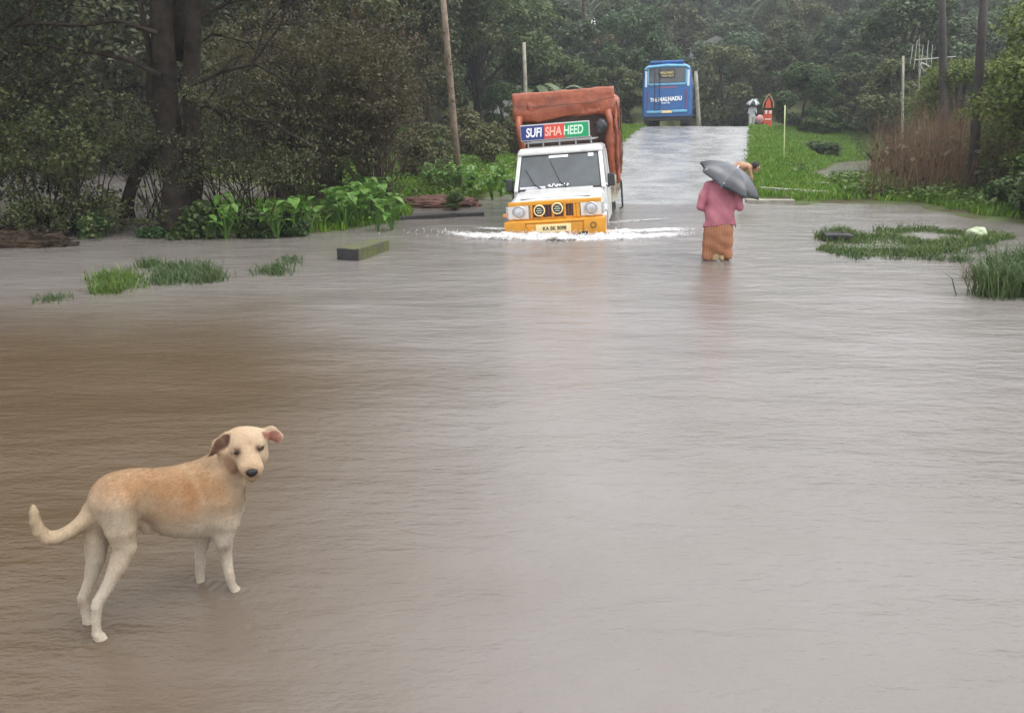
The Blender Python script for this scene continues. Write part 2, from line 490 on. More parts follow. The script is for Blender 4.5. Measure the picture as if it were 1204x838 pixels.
# bow wave of the truck: V arms trailing off along its sides
hd = (math.sin(-TYAW), math.cos(-TYAW))
a_ = (WX - TRUCK.x) * hd[0] + (WY - TRUCK.y) * hd[1]
b_ = (WX - TRUCK.x) * hd[1] - (WY - TRUCK.y) * hd[0]
front = .42 + a_ * 0 + np.abs(b_) ** 2 * .16
q = (a_ + 0.62 - np.abs(b_) ** 1.6 * .28)
WZ += .03 * np.exp(-((q + .45) / .22) ** 2) * np.exp(-(b_ / 2.2) ** 2)
for kk_, am in ((.8, .028), (1.5, .018), (2.2, .012)):
    WZ += am * np.exp(-((q + kk_) / .2) ** 2) * np.exp(-(b_ / 3.0) ** 2)
WZ *= near
nx, ny = WX.shape
idx = np.arange(nx * ny).reshape(nx, ny)
F = np.stack([idx[:-1, :-1], idx[1:, :-1], idx[1:, 1:], idx[:-1, 1:]], -1).reshape(-1, 4)
m = bpy.data.materials.new('flood_water'); m.use_nodes = True
nt = m.node_tree; b = nt.nodes['Principled BSDF']
b.inputs['IOR'].default_value = 1.333
b.inputs['Roughness'].default_value = .095
tc = nt.nodes.new('ShaderNodeTexCoord')
def mapped(sx, sy, rz=0):
    mp = nt.nodes.new('ShaderNodeMapping'); mp.inputs['Scale'].default_value = (sx, sy, 1); mp.inputs['Rotation'].default_value = (0, 0, rz)
    nt.links.new(tc.outputs['Object'], mp.inputs['Vector']); return mp.outputs[0]
nb = noise_node(.35, 4, mapped(1, 1))
rb = ramp_node(nb.outputs['Fac'], .35, (.152, .133, .120), .65, (.182, .165, .154))
# clearer, browner silt over the shallow left side of the road
sx = nt.nodes.new('ShaderNodeSeparateXYZ'); nt.links.new(tc.outputs['Object'], sx.inputs[0])
ad = nt.nodes.new('ShaderNodeMath'); ad.operation = 'MULTIPLY_ADD'; ad.inputs[1].default_value = 1.1
xm = nt.nodes.new('ShaderNodeMath'); xm.operation = 'MAXIMUM'; xm.inputs[1].default_value = -2.6; nt.links.new(sx.outputs['X'], xm.inputs[0])
nt.links.new(nb.outputs['Fac'], ad.inputs[0]); nt.links.new(xm.outputs[0], ad.inputs[2])
yd = nt.nodes.new('ShaderNodeMath'); yd.operation = 'SUBTRACT'; yd.inputs[1].default_value = 6.0; nt.links.new(sx.outputs['Y'], yd.inputs[0])
ym = nt.nodes.new('ShaderNodeMath'); ym.operation = 'MAXIMUM'; ym.inputs[1].default_value = 0.0; nt.links.new(yd.outputs[0], ym.inputs[0])
ya = nt.nodes.new('ShaderNodeMath'); ya.operation = 'MULTIPLY_ADD'; ya.inputs[1].default_value = .75; nt.links.new(ym.outputs[0], ya.inputs[0]); nt.links.new(ad.outputs[0], ya.inputs[2]); ad = ya
mr = nt.nodes.new('ShaderNodeMapRange'); mr.interpolation_type = 'SMOOTHSTEP'
mr.inputs[1].default_value = -1.6; mr.inputs[2].default_value = 1.2
nt.links.new(ad.outputs[0], mr.inputs[0])
mx = nt.nodes.new('ShaderNodeMix'); mx.data_type = 'RGBA'
nt.links.new(mr.outputs[0], mx.inputs[0]); mx.inputs[6].default_value = (.084, .058, .034, 1); nt.links.new(rb.outputs[0], mx.inputs[7])
nt.links.new(mx.outputs[2], b.inputs['Base Color'])
h_prev = None
for (sc, sx_, sy_, rz, dist, st, det) in ((1.0, 1.3, 3.4, R(8), .045, .6, 4), (1.0, 7, 15, R(-6), .013, .6, 4), (1.0, 34, 55, 0, .0045, .6, 3), (1.0, 95, 120, R(20), .0022, .6, 2)):
    n = noise_node(sc, det, mapped(sx_, sy_, rz))
    bp = nt.nodes.new('ShaderNodeBump'); bp.inputs['Strength'].default_value = st; bp.inputs['Distance'].default_value = dist
    nt.links.new(n.outputs['Fac'], bp.inputs['Height'])
    if h_prev: nt.links.new(h_prev, bp.inputs['Normal'])
    h_prev = bp.outputs[0]
nt.links.new(h_prev, b.inputs['Normal'])
m_water = m
tag(link('water', mesh_np('water', np.stack([WX, WY, WZ], -1).reshape(-1, 3), F), m, smooth=True), kind='structure')
# ---------------------------------------------------------------- vegetation
def leaves(C, size, up=0.3, aspect=1.6, seed=0, spread=None):
    """folded leaf quads at the centres C"""
    r_ = np.random.default_rng(seed); n = len(C)
    nrm = r_.normal(size=(n, 3)); nrm[:, 2] = np.abs(nrm[:, 2]) + up
    if spread is not None: nrm += spread
    nrm /= np.linalg.norm(nrm, axis=1)[:, None]
    a = np.cross(nrm, r_.normal(size=(n, 3))); a /= np.linalg.norm(a, axis=1)[:, None] + 1e-9
    b = np.cross(nrm, a)
    s = size * r_.uniform(.6, 1.35, (n, 1))
    V = np.empty((n, 4, 3))
    V[:, 0] = C - a * s * .5 * aspect; V[:, 2] = C + a * s * .5 * aspect - nrm * s * .15
    V[:, 1] = C + b * s * .42 + nrm * s * .1; V[:, 3] = C - b * s * .42 + nrm * s * .1
    return V.reshape(-1, 3), np.arange(4 * n).reshape(n, 4)
def clump_cloud(cent, rad, n, seed):
    """points in soft shells about clump centres"""
    r_ = np.random.default_rng(seed); k = len(cent)
    rad = np.asarray(rad, float); p = rad.ravel() ** 2 if rad.ndim else None
    i = r_.choice(k, n, p=(p / p.sum()) if p is not None and len(p) == k else None)
    d = r_.normal(size=(n, 3)); d /= np.linalg.norm(d, axis=1)[:, None]
    rr = r_.uniform(.25, 1, n) ** .5
    rr *= 1 + .25 * np.sin(d[:, 0] * 7 + i) * np.cos(d[:, 2] * 6 + i * 2)
    d[:, 2] *= .75
    R_ = rad[i] if rad.ndim else np.full(n, float(rad))
    return cent[i] + d * (rr * R_)[:, None], d
m_bark = mat('bark', (.075, .058, .045), .9, var=.6, vscale=5, bump=1.0, bscale=22, spec=.15)
m_bark_dark = mat('wet_dark_bark', (.030, .024, .019), .9, var=.6, vscale=4, bump=1.0, bscale=16, spec=.08)
m_leaf_forest = leafmat('forest_leaf', (.030, .060, .020), (.075, .115, .040), (.13, .15, .07), objvar=.35)
m_leaf_dim = leafmat('dim_leaf', (.028, .042, .016), (.06, .07, .028), (.10, .085, .045), objvar=.25)
m_leaf_olive = leafmat('olive_leaf', (.045, .060, .018), (.10, .105, .035), (.14, .12, .05), objvar=.3)
m_leaf_fresh = leafmat('fresh_leaf', (.035, .085, .012), (.085, .17, .022), (.17, .23, .05), objvar=.15)
m_leaf_bush = leafmat('bush_leaf', (.024, .052, .014), (.055, .105, .022), (.10, .15, .045), objvar=.2)
m_leaf_brown = leafmat('brown_leaf', (.050, .046, .020), (.100, .086, .034), (.15, .11, .055), objvar=.2)
m_reed = leafmat('dry_reed', (.075, .045, .026), (.16, .095, .055), (.24, .17, .10), rough=.7)
m_grass = leafmat('grass_blade', (.055, .125, .009), (.13, .26, .018), (.26, .30, .05), rough=.5, trans=.35)
m_grass_dull = leafmat('wet_grass_blade', (.032, .065, .018), (.065, .115, .030), (.13, .13, .06), rough=.5, trans=.3)

def crown_tree_meshes(seed, H=10.0, W=7.0, n=8000, leaf=.30, trunk_h=.35, nclump=34, lean=0):
    r_ = np.random.default_rng(seed)
    bm = bmesh.new()
    th = H * trunk_h
    tube(bm, [(0, 0, -1.0), (0, 0, 0), (.1 * r_.normal(), .1 * r_.normal(), th * .6), (.2 * r_.normal() + lean, .2 * r_.normal(), th), (.3 * r_.normal() + lean, .3, H * .75)],
         [.30, .24, .2, .16, .05], 8)
    cent, rad = [], []
    for i in range(nclump):
        t = r_.uniform(0, 1)
        z = th * .85 + (H - th * .85) * t
        env = W / 2 * math.sqrt(max(.03, 1 - ((t - .42) / .62) ** 2))
        a = r_.uniform(0, 2 * PI); q = env * r_.uniform(.35, 1.0) ** .6
        c = np.array([q * math.cos(a) + lean, q * math.sin(a), z])
        cent.append(c); rad.append(W * r_.uniform(.08, .19))
        if i % 3 == 0:
            tube(bm, [(lean * .6, 0, th * r_.uniform(.6, 1.3)), tuple(c * np.array([.55, .55, 1]) + np.array([0, 0, -.5])), tuple(c)], [.09, .055, .02], 5)
    C, d = clump_cloud(np.array(cent), np.array(rad), n, seed + 1)
    V, F = leaves(C, leaf, up=.5, seed=seed + 2, spread=d * .8)
    return bm_mesh('trunk', bm), mesh_np('crown', V, F)

GR_FAR = 'trees of the far wooded hillside'
LB_FAR = 'dark green rounded tree in the dense forest on the hillside behind the road'
variants = []
for i in range(7):
    tm, cm = crown_tree_meshes(40 + i, H=[10, 12, 9, 13, 8, 11, 7][i], W=[7.5, 7, 8, 6.5, 7.5, 8.5, 6][i], n=[17000, 18000, 16000, 18000, 15000, 20000, 14000][i], leaf=.23, trunk_h=[.3, .35, .25, .38, .2, .3, .2][i], nclump=[34, 40, 30, 44, 28, 46, 26][i])
    lm = [m_leaf_forest, m_leaf_forest, m_leaf_olive, m_leaf_forest, m_leaf_bush, m_leaf_forest, m_leaf_olive][i]
    tm.materials.append(m_bark); cm.materials.append(lm)
    variants.append((tm, cm))
def put_tree(v, x, y, sc, label, group=None, rz=None, name='tree', dz=-.3, scz=1.0):
    z = h1(x, y)
    e = empty(name, (x, y, z + dz), random.uniform(0, 6.28) if rz is None else rz, label, 'tree', group)
    e.scale = (sc, sc, sc * scz)
    for nm, me in (('trunk', v[0]), ('crown', v[1])):
        o = bpy.data.objects.new(nm, me); COL.objects.link(o); o.parent = e
    return e
random.seed(21)
placed = []
def try_place(x, y, dmin):
    for a, b in placed:
        if (a - x) ** 2 + (b - y) ** 2 < dmin * dmin: return False
    placed.append((x, y)); return True
HOUSES = []
nT = 0
for row, (Y0, Y1, cnt, sc0, sc1, dm) in enumerate([(56, 66, 24, .58, .78, 4.2), (66, 84, 46, .62, .86, 4.6), (84, 106, 52, .68, .92, 5.2), (106, 135, 56, .75, 1.0, 6.2), (135, 165, 46, .8, 1.05, 7.5)]):
    tries = 0; c = 0
    while c < cnt and tries < 3000:
        tries += 1
        y = random.uniform(Y0, Y1); x = random.uniform(-.72 * y, .74 * y)
        l_ = x * uy - y * ux
        if y < 75 and -9 < l_ < 5: continue
        if not try_place(x, y, dm): continue
        put_tree(variants[random.randrange(7)], x, y, random.uniform(sc0, sc1), LB_FAR, GR_FAR, scz=random.uniform(.8, 1.05)); c += 1; nT += 1

fine = []
for i in range(3):
    tm, cm = crown_tree_meshes(140 + i, H=[10, 12, 11][i], W=[8, 7.5, 8][i], n=30000, leaf=.15, trunk_h=[.22, .3, .2][i], nclump=46)
    tm.materials.append(m_bark_dark); cm.materials.append([m_leaf_forest, m_leaf_olive, m_leaf_dim][i]); fine.append((tm, cm))
# the wood on the left beyond the river, and behind the left bank: taller and nearer
LB_L = 'tall dark tree in the wood across the water on the left'
random.seed(5)
for (px, Y, sc, v) in ((-260, 34, 1.25, 1), (-150, 38, 1.2, 3), (-60, 33, 1.15, 5), (30, 36, 1.2, 0), (95, 40, 1.2, 3), (160, 34, 1.05, 2), (225, 38, 1.25, 1), (300, 42, 1.15, 5), (350, 36, .9, 4), (405, 44, 1.1, 3), (455, 40, .85, 2), (505, 48, 1.1, 1), (560, 52, 1.0, 0), (-350, 42, 1.4, 3), (-20, 46, 1.4, 1), (120, 50, 1.5, 3), (265, 50, 1.4, 0), (375, 54, 1.3, 1), (440, 56, 1.2, 5)):
    p = AT(px, 143, Y); placed.append((p.x, p.y))
    put_tree(fine[v % 3], p.x, p.y, sc, LB_L, 'tall trees across the water on the left', dz=-.2)
# nearer trees beyond the crest of the road
for (px, Y, sc, v, lb) in ((655, 58, .62, 4, 'low dense tree behind the tarpaulined truck'), (722, 60, .62, 6, 'low dark tree just left of the blue bus'), (850, 72, .8, 2, 'dark tree between the blue bus and the far pedestrian'),
                       (940, 52, .5, 4, 'low leafy tree on the bank behind the thin yellow stake'), (1000, 56, .55, 6, 'pale green tree above the overgrown gully on the right'), (1055, 48, .5, 2, 'low round tree beside the thin grey pole on the right')):
    p = AT(px, 143, Y)
    put_tree(variants[v], p.x, p.y, sc, lb, dz=-.5)
# bright leaning trees at the right edge
v8 = crown_tree_meshes(77, H=4.6, W=4.2, n=24000, leaf=.075, trunk_h=.15, nclump=36)
v8[0].materials.append(m_bark); v8[1].materials.append(leafmat('yellow_green_leaf', (.06, .10, .015), (.13, .17, .03), (.20, .21, .06)))
for (px, Y, sc, lb) in ((1228, 21, .80, 'yellow green leafy tree at the right edge behind the leaning pole'), (1290, 19, 1.0, 'leafy tree beyond the right edge of the view'), (1130, 33, .85, 'drooping olive tree behind the dry reeds')):
    p = AT(px, 143, Y); put_tree(v8, p.x, p.y, sc, lb, dz=-.1)

for i, (px, Y, sc, v) in enumerate(((790, 112, .95, 1), (830, 118, 1.05, 3), (872, 110, .95, 0), (910, 116, 1.0, 5), (955, 106, .95, 2), (1000, 112, 1.05, 1), (745, 108, .95, 4), (890, 88, .85, 6), (940, 84, .8, 2), (985, 76, .75, 0), (865, 82, .8, 5), (1030, 80, .8, 1), (1075, 84, .9, 2), (1120, 92, .95, 5), (960, 66, .62, 6), (1010, 64, .6, 4), (1050, 62, .6, 0), (1100, 66, .65, 2), (1150, 70, .7, 5), (915, 70, .6, 1))):
    p = AT(px, 143, Y); put_tree(variants[v], p.x, p.y, sc, LB_FAR, GR_FAR)
for px, Y, sc in ((838, 128, 1.5), (852, 138, 1.75), (868, 130, 1.55), (825, 140, 1.6), (885, 140, 1.6), (700, 120, 1.0)):
    p = AT(px, 143, Y); put_tree(variants[3], p.x, p.y, sc, LB_FAR, GR_FAR)
p = AT(592, 143, 48); put_tree(variants[4], p.x, p.y, .32, 'small bushy tree in front of the half hidden white house')
# coconut palms and banana plants in the wood
m_frond = leafmat('palm_frond', (.05, .08, .03), (.10, .14, .06), (.20, .22, .12), rough=.4)
def frond(V, F, base, az, L, droop, lw, nl=26, rise=.5):
    """a rib with leaflets"""
    d = np.array([math.cos(az), math.sin(az), 0]); side = np.array([-d[1], d[0], 0])
    for i in range(nl):
        t = i / nl; x = L * t
        p = base + d * x * (1 - .18 * t) + np.array([0, 0, rise * x - droop * t * t * L])
        x2 = L * (t + .8 / nl)
        for sg in (-1, 1):
            ln = lw * math.sin(PI * min(.97, t * .9 + .12)) ** .7
            q = p + side * sg * ln + d * .35 * ln + np.array([0, 0, -.45 * ln])
            n0 = len(V); wd = d * (L / nl) * .42
            V += [p - wd, p + wd, q + wd * .3, q - wd * .3]; F.append((n0, n0 + 1, n0 + 2, n0 + 3))
def palm(px, Y, ztop, lb, L=3.2, nf=20):
    p = AT(px, 143, Y); z = h1(p.x, p.y); H = ztop - z
    e = empty('coconut_palm', (p.x, p.y, z), random.uniform(0, 6), lb, 'palm tree')
    bm = bmesh.new(); tube(bm, [(0, 0, -.5), (.1, 0, H * .4), (.35, .1, H * .8), (.4, .1, H)], [.22, .17, .14, .12], 8)
    obj('trunk', bm, m_bark, e, True)
    V, F = [], []
    for i in range(nf):
        frond(V, F, np.array([.4, .1, H]), i * 2.4 + random.uniform(-.3, .3), L * random.uniform(.8, 1.1), random.uniform(.5, 1.5), .55, rise=random.uniform(.1, .9))
    link('crown', mesh_np('crown', V, F), m_frond, e)
palm(688, 78, 13.0, 'coconut palm with drooping fronds high in the wood above the truck')
palm(712, 84, 12.5, 'coconut palm with feathery crown beside the drooping palm')
palm(470, 66, 9.5, 'small palm in the wood above the brown bush', 2.6)
palm(905, 98, 14.5, 'coconut palm among the trees above the far pedestrian')
def banana(px, Y, lb, n=9, L=2.1):
    p = AT(px, 143, Y); z = h1(p.x, p.y)
    e = empty('banana_plant', (p.x, p.y, z), random.uniform(0, 6), lb, 'banana plant')
    bm = bmesh.new(); tube(bm, [(0, 0, -.2), (0, 0, 1.0), (.05, 0, 2.0)], [.16, .13, .09], 8); obj('stem', bm, m_leaf_olive, e)
    V, F = [], []
    for i in range(n):
        az = i * 2.4; d = np.array([math.cos(az), math.sin(az), 0]); sd_ = np.array([-d[1], d[0], 0]); up = random.uniform(.6, 1.4)
        for j in range(8):
            for sg in (-1, 1):
                t0, t1 = j / 8, (j + 1) / 8
                f = lambda t: np.array([0, 0, 1.9]) + d * L * t + np.array([0, 0, up * L * t - 1.5 * L * t * t])
                w_ = lambda t: .30 * math.sin(PI * (t * .93 + .05)) ** .6
                n0 = len(V); V += [f(t0), f(t1), f(t1) + sd_ * sg * w_(t1) - np.array([0, 0, .1]), f(t0) + sd_ * sg * w_(t0) - np.array([0, 0, .1])]; F.append((n0, n0 + 1, n0 + 2, n0 + 3))
    link('foliage', mesh_np('foliage', V, F), m_frond, e)
for px, Y, lb in ((655, 52, 'banana plant with broad leaves showing over the tarpaulin'), (690, 55, 'banana plant with a pale arching leaf left of the bus'), (630, 50, 'banana plant left of the concrete pole behind the truck')):
    banana(px, Y, lb)

# ---- bushes: a few meshes, individual bushes
def bush_mesh(seed, W, H, n, leaf, nclump=18, stems=14, up=.4, aspect=1.6, lift=.15):
    r_ = np.random.default_rng(seed); cent = []; bm = bmesh.new()
    for i in range(nclump):
        a = r_.uniform(0, 2 * PI); t = r_.uniform(0, 1); q = W / 2 * math.sqrt(max(.05, 1 - t * t * .9)) * r_.uniform(.2, .9)
        cent.append((q * math.cos(a), q * math.sin(a), H * (lift + (.92 - lift) * t)))
    for i in range(stems):
        c = cent[i % nclump]
        k = r_.uniform(1.0, 1.25)
        tube(bm, [(c[0] * .12, c[1] * .12, -.1), (c[0] * .5, c[1] * .5, c[2] * .5), (c[0] * k, c[1] * k, c[2] * k)], [.025 * H ** .5, .016, .005], 5)
    C, d = clump_cloud(np.array(cent), np.full(nclump, min(W, H) * .22), n, seed)
    C[:, 2] = np.maximum(C[:, 2], .02)
    V, F = leaves(C, leaf, up=up, aspect=aspect, seed=seed, spread=d * .6)
    return bm_mesh('stem', bm), mesh_np('foliage', V, F)
def bush(me, x, y, sc, label, name='bush', cat='bush', group=None, rz=None, dz=0, scz=1.0):
    e = empty(name, (x, y, h1(x, y) + dz), random.uniform(0, 6.28) if rz is None else rz, label, cat, group)
    e.scale = (sc, sc, sc * scz)
    for nm, m_ in (('stem', me[0]), ('foliage', me[1])):
        o = bpy.data.objects.new(nm, m_); COL.objects.link(o); o.parent = e
    return e
def mkbush(seed, W, H, n, leaf, lm, bark=None, **kw):
    a, b_ = bush_mesh(seed, W, H, n, leaf, **kw); a.materials.append(bark or m_bark); b_.materials.append(lm); return a, b_
B_green = [mkbush(200 + i, 1.6, 1.2, 4500, .09, m_leaf_bush) for i in range(3)]
B_olive = [mkbush(210 + i, 2.0, 1.8, 4500, .09, m_leaf_olive, stems=30) for i in range(3)]
B_fresh = [mkbush(220 + i, 1.2, .7, 2600, .075, m_leaf_fresh) for i in range(3)]
random.seed(31)
def bush_px(me, px, py, sc, label, **kw):
    p = G(px, py, .15); return bush(me, p.x, p.y, sc, label, **kw)

# the big brown-green thicket left of the truck: twiggy, nearly bare
def twigs(seed, n, H, spread, r0=.012, lean=(0, 0), levels=3):
    r_ = np.random.default_rng(seed); bm = bmesh.new(); tips = []
    def grow(p, d, L, rad, lv):
        pts = [p]; q = p.copy(); dd = d.copy()
        for i in range(4):
            dd = (dd + r_.normal(size=3) * .13 + np.array([0, 0, .02])); dd /= np.linalg.norm(dd)
            q = q + dd * L / 4; pts.append(q.copy())
        tube(bm, [tuple(x) for x in pts], [rad, rad * .85, rad * .7, rad * .55, rad * .35], 4 if lv else 5)
        tips.append(q)
        if lv:
            for j in range(3):
                k = r_.integers(1, 5); e = dd + r_.normal(size=3) * .55; e /= np.linalg.norm(e)
                grow(pts[k], e, L * r_.uniform(.4, .65), rad * .5, lv - 1)
    for i in range(n):
        a = r_.uniform(0, 2 * PI); s_ = r_.uniform(.1, 1) * spread
        d = np.array([math.cos(a) * s_ + lean[0], math.sin(a) * s_ + lean[1], 1.0]); d /= np.linalg.norm(d)
        grow(np.array([r_.normal() * .15, r_.normal() * .15, -.1]), d, H * r_.uniform(.55, .9), r0, levels - 1)
    return bm_mesh('stem', bm), np.array(tips)
m_twig_brown = mat('brown_twig', (.10, .072, .050), .8, var=.4, vscale=8)
tm, tips = twigs(301, 70, 3.3, .42, .016)
C, d_ = clump_cloud(tips, np.full(len(tips), .20), 20000, 5)
V, F = leaves(C, .045, seed=3)
tm.materials.append(m_twig_brown)
fm = mesh_np('foliage', V, F); fm.materials.append(m_leaf_brown)
thicket = (tm, fm)
for px, py, sc, lb in ((442, 252, 1.0, 'big rounded brownish thicket with bare twigs left of the truck'), (385, 254, 1.05, 'brown twiggy thicket between the big tree and the rounded thicket'), (330, 252, .95, 'low olive thicket behind the flooded bank right of the big tree')):
    p = G(px, 243, .1); p.y += (253 - py) * 0 + 1.5
    bush(thicket, p.x * 1.08, p.y, sc, lb, name='thicket', cat='thicket')
for px, py, sc, v, lb in ((505, 206, .8, 0, 'olive bush behind the grass near the left wooden pole'), (578, 200, .8, 1, 'bushy olive shrub behind the taro plants left of the truck'), (488, 216, .7, 2, 'dark olive shrub at the back of the grassy bank'),
                          (545, 192, 1.1, 0, 'tall olive shrub far up the left bank'), (605, 190, 1.0, 1, 'olive shrub half hidden by the truck'), (735, 160, 1.0, 2, 'olive shrub at the foot of the wood left of the bus')):
    bush_px(B_olive[v], px, py, sc, lb)

# ---- the big left tree with several stems, bare branches
p = G(205, 268, .1)
e = empty('riverside_tree', (p.x, p.y, h1(p.x, p.y)), 0, 'large dark tree with a forked trunk standing in the flood on the left', 'tree')
bm = bmesh.new()
def T(px, py, dy=0): q = AT(px, py, p.y + dy); return tuple(q - Vector(e.location))
def S_(w_): return w_ / 1000 * p.y * .5
tube(bm, [T(212, 285), T(210, 262), T(212, 225), T(203, 180), T(196, 130), T(194, 80), T(190, 30), T(188, -60), T(186, -200)], [S_(66), S_(46), S_(38), S_(29), S_(26), S_(25), S_(24), S_(22), S_(14)], 14)
tube(bm, [T(222, 250), T(228, 205), T(227, 150), T(225, 100), T(226, 60), T(230, 0), T(236, -120), T(240, -220)], [S_(26), S_(24), S_(21), S_(19), S_(18), S_(17), S_(15), S_(9)], 12)
tube(bm, [T(205, 70, .3), T(214, 20, .4), T(212, -60, .5), T(222, -180, .6)], [S_(20), S_(22), S_(18), S_(9)], 10)
tube(bm, [T(190, 140), T(178, 120), T(176, 60), T(160, -20)], [S_(14), S_(12), S_(8), S_(4)], 8)
obj('trunk', bm, m_bark_dark, e, True)
def branch(pts, w0, w1, dy=0, nm='branch'):
    bm = bmesh.new(); n = len(pts)
    tube(bm, [T(a, b_, dy + .06 * i) for i, (a, b_) in enumerate(pts)], [S_(w0 + (w1 - w0) * i / (n - 1)) for i in range(n)], 7)
    r_ = np.random.default_rng(int(pts[0][0] * 7 + pts[-1][1]))
    for i in range(1, n):
        for q in range(3):
            a = Vector(T(*pts[i], dy + .06 * i)); d = (a - Vector(T(*pts[i - 1], dy))).normalized() + Vector(r_.normal(size=3) * .6)
            L = r_.uniform(.35, 1.1)
            m1 = a + d.normalized() * L * .5 + Vector(r_.normal(size=3) * .05)
            tube(bm, [a, m1, m1 + (d.normalized() + Vector(r_.normal(size=3) * .3)) * L * .5], [S_(w1 * .9), S_(w1 * .6), .003], 4)
            for z_ in range(3):
                e2 = (d.normalized() + Vector(r_.normal(size=3) * .8)).normalized()
                tube(bm, [m1, m1 + e2 * L * .45], [.006, .002], 3)
    return obj(nm, bm, m_bark_dark, e)
branch([(230, 128), (240, 122), (252, 126), (262, 136), (272, 132), (285, 120), (300, 128), (320, 145), (345, 160), (368, 172)], 9, 2.2)
branch([(272, 135), (283, 141), (292, 140)], 5, 3)
branch([(228, 100), (260, 85), (300, 75), (330, 92), (350, 118)], 5, 1.6, -.6)
branch([(190, 90), (150, 70), (110, 62), (60, 55), (5, 48)], 7, 2, -.3)
branch([(186, 40), (140, 25), (95, 30), (40, 28), (-20, 35)], 6, 2, -.5)
branch([(60, -20), (35, 12), (10, 30), (-25, 38)], 4, 1.5, -1.2)
branch([(235, 20), (265, 5), (300, -30)], 7, 3)
branch([(225, 60), (250, 40), (290, 50), (322, 80)], 4, 1.2, .3)
branch([(194, 110), (160, 100), (120, 110), (85, 95), (40, 100)], 5, 1.6, .5)
branch([(295, 80), (312, 30), (318, -10)], 3, 1.5, -.6)
branch([(290, 85), (330, 30), (345, -20)], 3, 1.5, -.4)
# high sparse crown, mostly above the frame: it shades and darkens the reflections
cent = []
r_ = np.random.default_rng(9)
for i in range(60):
    cent.append([r_.normal() * 2.6, r_.normal() * 1.6 + .8, r_.uniform(4.2, 9.5)])
C, d_ = clump_cloud(np.array(cent), np.full(60, .75), 26000, 4)
V, F = leaves(C, .07, seed=8)
link('crown', mesh_np('crown', V, F), m_leaf_olive, e)
near_l = crown_tree_meshes(88, H=9.5, W=6.5, n=17000, leaf=.08, trunk_h=.42, nclump=44)
near_l[0].materials.append(m_bark_dark); near_l[1].materials.append(m_leaf_dim)
for i, (dx, dy, sc, lb) in enumerate(((-4.5, 1.0, .9, 'dark leafy tree at the left edge on the flooded bank'), (-8.5, 4.5, 1.1, 'dark tree beyond the left edge of the view'))):
    put_tree(near_l, e.location.x + dx, e.location.y + dy, sc, lb, dz=-.3)
# leaning second trunk
e2 = empty('leaning_trunk', G(165, 262, .1), 0, 'crooked dark trunk leaning left beside the forked tree', 'tree')
bm = bmesh.new(); o_ = Vector(e2.location)
A2 = lambda a, b_, dy=0: AT(a, b_, o_.y + dy) - o_
tube(bm, [A2(150, 256), A2(149, 244), A2(153, 225), A2(160, 205), A2(170, 188), A2(182, 170), A2(190, 150)], [S_(20), S_(17), S_(14), S_(15), S_(14), S_(13), S_(11)], 9)
tube(bm, [A2(158, 210), A2(145, 196), A2(130, 190), A2(118, 192)], [S_(9), S_(8), S_(6), S_(3)], 7)
obj('trunk', bm, m_bark_dark, e2, True)

# saplings and scrub on the flooded strip, drift logs
tm, tips = twigs(330, 7, 1.7, .75, .022, levels=3)
C, d_ = clump_cloud(tips, np.full(len(tips), .2), 3600, 5); V, F = leaves(C, .045, seed=3)
tm.materials.append(m_bark_dark); fm = mesh_np('foliage', V, F); fm.materials.append(m_leaf_olive)
sap = (tm, fm)
tm, tips = twigs(331, 14, 2.8, .7, .02, levels=3)
C, d_ = clump_cloud(tips, np.full(len(tips), .22), 3800, 5); C = C[C[:, 2] > .9]; V, F = leaves(C, .045, seed=3)
tm.materials.append(m_bark_dark); fm = mesh_np('foliage', V, F); fm.materials.append(leafmat('dull_leaf', (.035, .045, .016), (.075, .08, .028), (.10, .10, .04)))
sap2 = (tm, fm)
random.seed(3)
for px, py, sc, me, lb in ((40, 268, 1.0, sap, 'thin dark sapling with bare stems over the left drift heap'), (85, 266, 1.1, sap, 'forked sapling on the flooded strip left of the leaning trunk'), (110, 262, .9, sap, 'small sapling just left of the leaning trunk'),
                       (-25, 262, 1.1, sap2, 'leafy dark shrub at the far left edge of the flood'), (-60, 262, 1.3, sap2, 'olive twiggy shrub beyond the left edge of the view'),
                       (265, 262, .8, sap2, 'olive twiggy shrub just right of the forked tree'), (300, 264, .8, sap2, 'thin shrub with pale leaves in the flood right of the forked tree'), (180, 250, .9, sap2, 'tall shrub behind the forked tree')):
    bush_px(me, px, py, sc, lb, name='shrub', cat='shrub')
for px, py, sc, v, lb in ((112, 268, .45, 0, 'dark green clump leaning on the sapling by the drift logs'), (185, 268, .42, 1, 'low green bush at the foot of the leaning trunk'), (235, 268, .62, 2, 'low green bush at the foot of the forked tree'),
                          (300, 268, .5, 0, 'small green bush in shallow water right of the forked tree'), (345, 266, .42, 2, 'small bush at the left end of the taro patch')):
    bush_px(B_green[v], px, py, sc, lb)
m_debris = mat('drift_debris', (.050, .034, .022), .9, var=.7, vscale=7, bump=1.0, bscale=25, spec=.15)
def log(p0, p1, r0, r1, lb):
    e = empty('drift_log', p0, 0, lb, 'log'); bm = bmesh.new(); d = Vector(p1) - Vector(p0)
    pts = [d * t + Vector((0, 0, .05 * math.sin(9 * t))) for t in (0, .2, .4, .6, .8, 1)]
    tube(bm, pts, [r0 + (r1 - r0) * t for t in (0, .2, .4, .6, .8, 1)], 10)
    obj('log', bm, m_bark_dark, e, True)
log(G(10, 262, .15), G(78, 248, .35), .15, .12, 'thick dark fallen log slanting up over the drift heap')
log(G(30, 275, .1), G(110, 268, .1), .07, .05, 'thin dark log lying flat in front of the saplings')
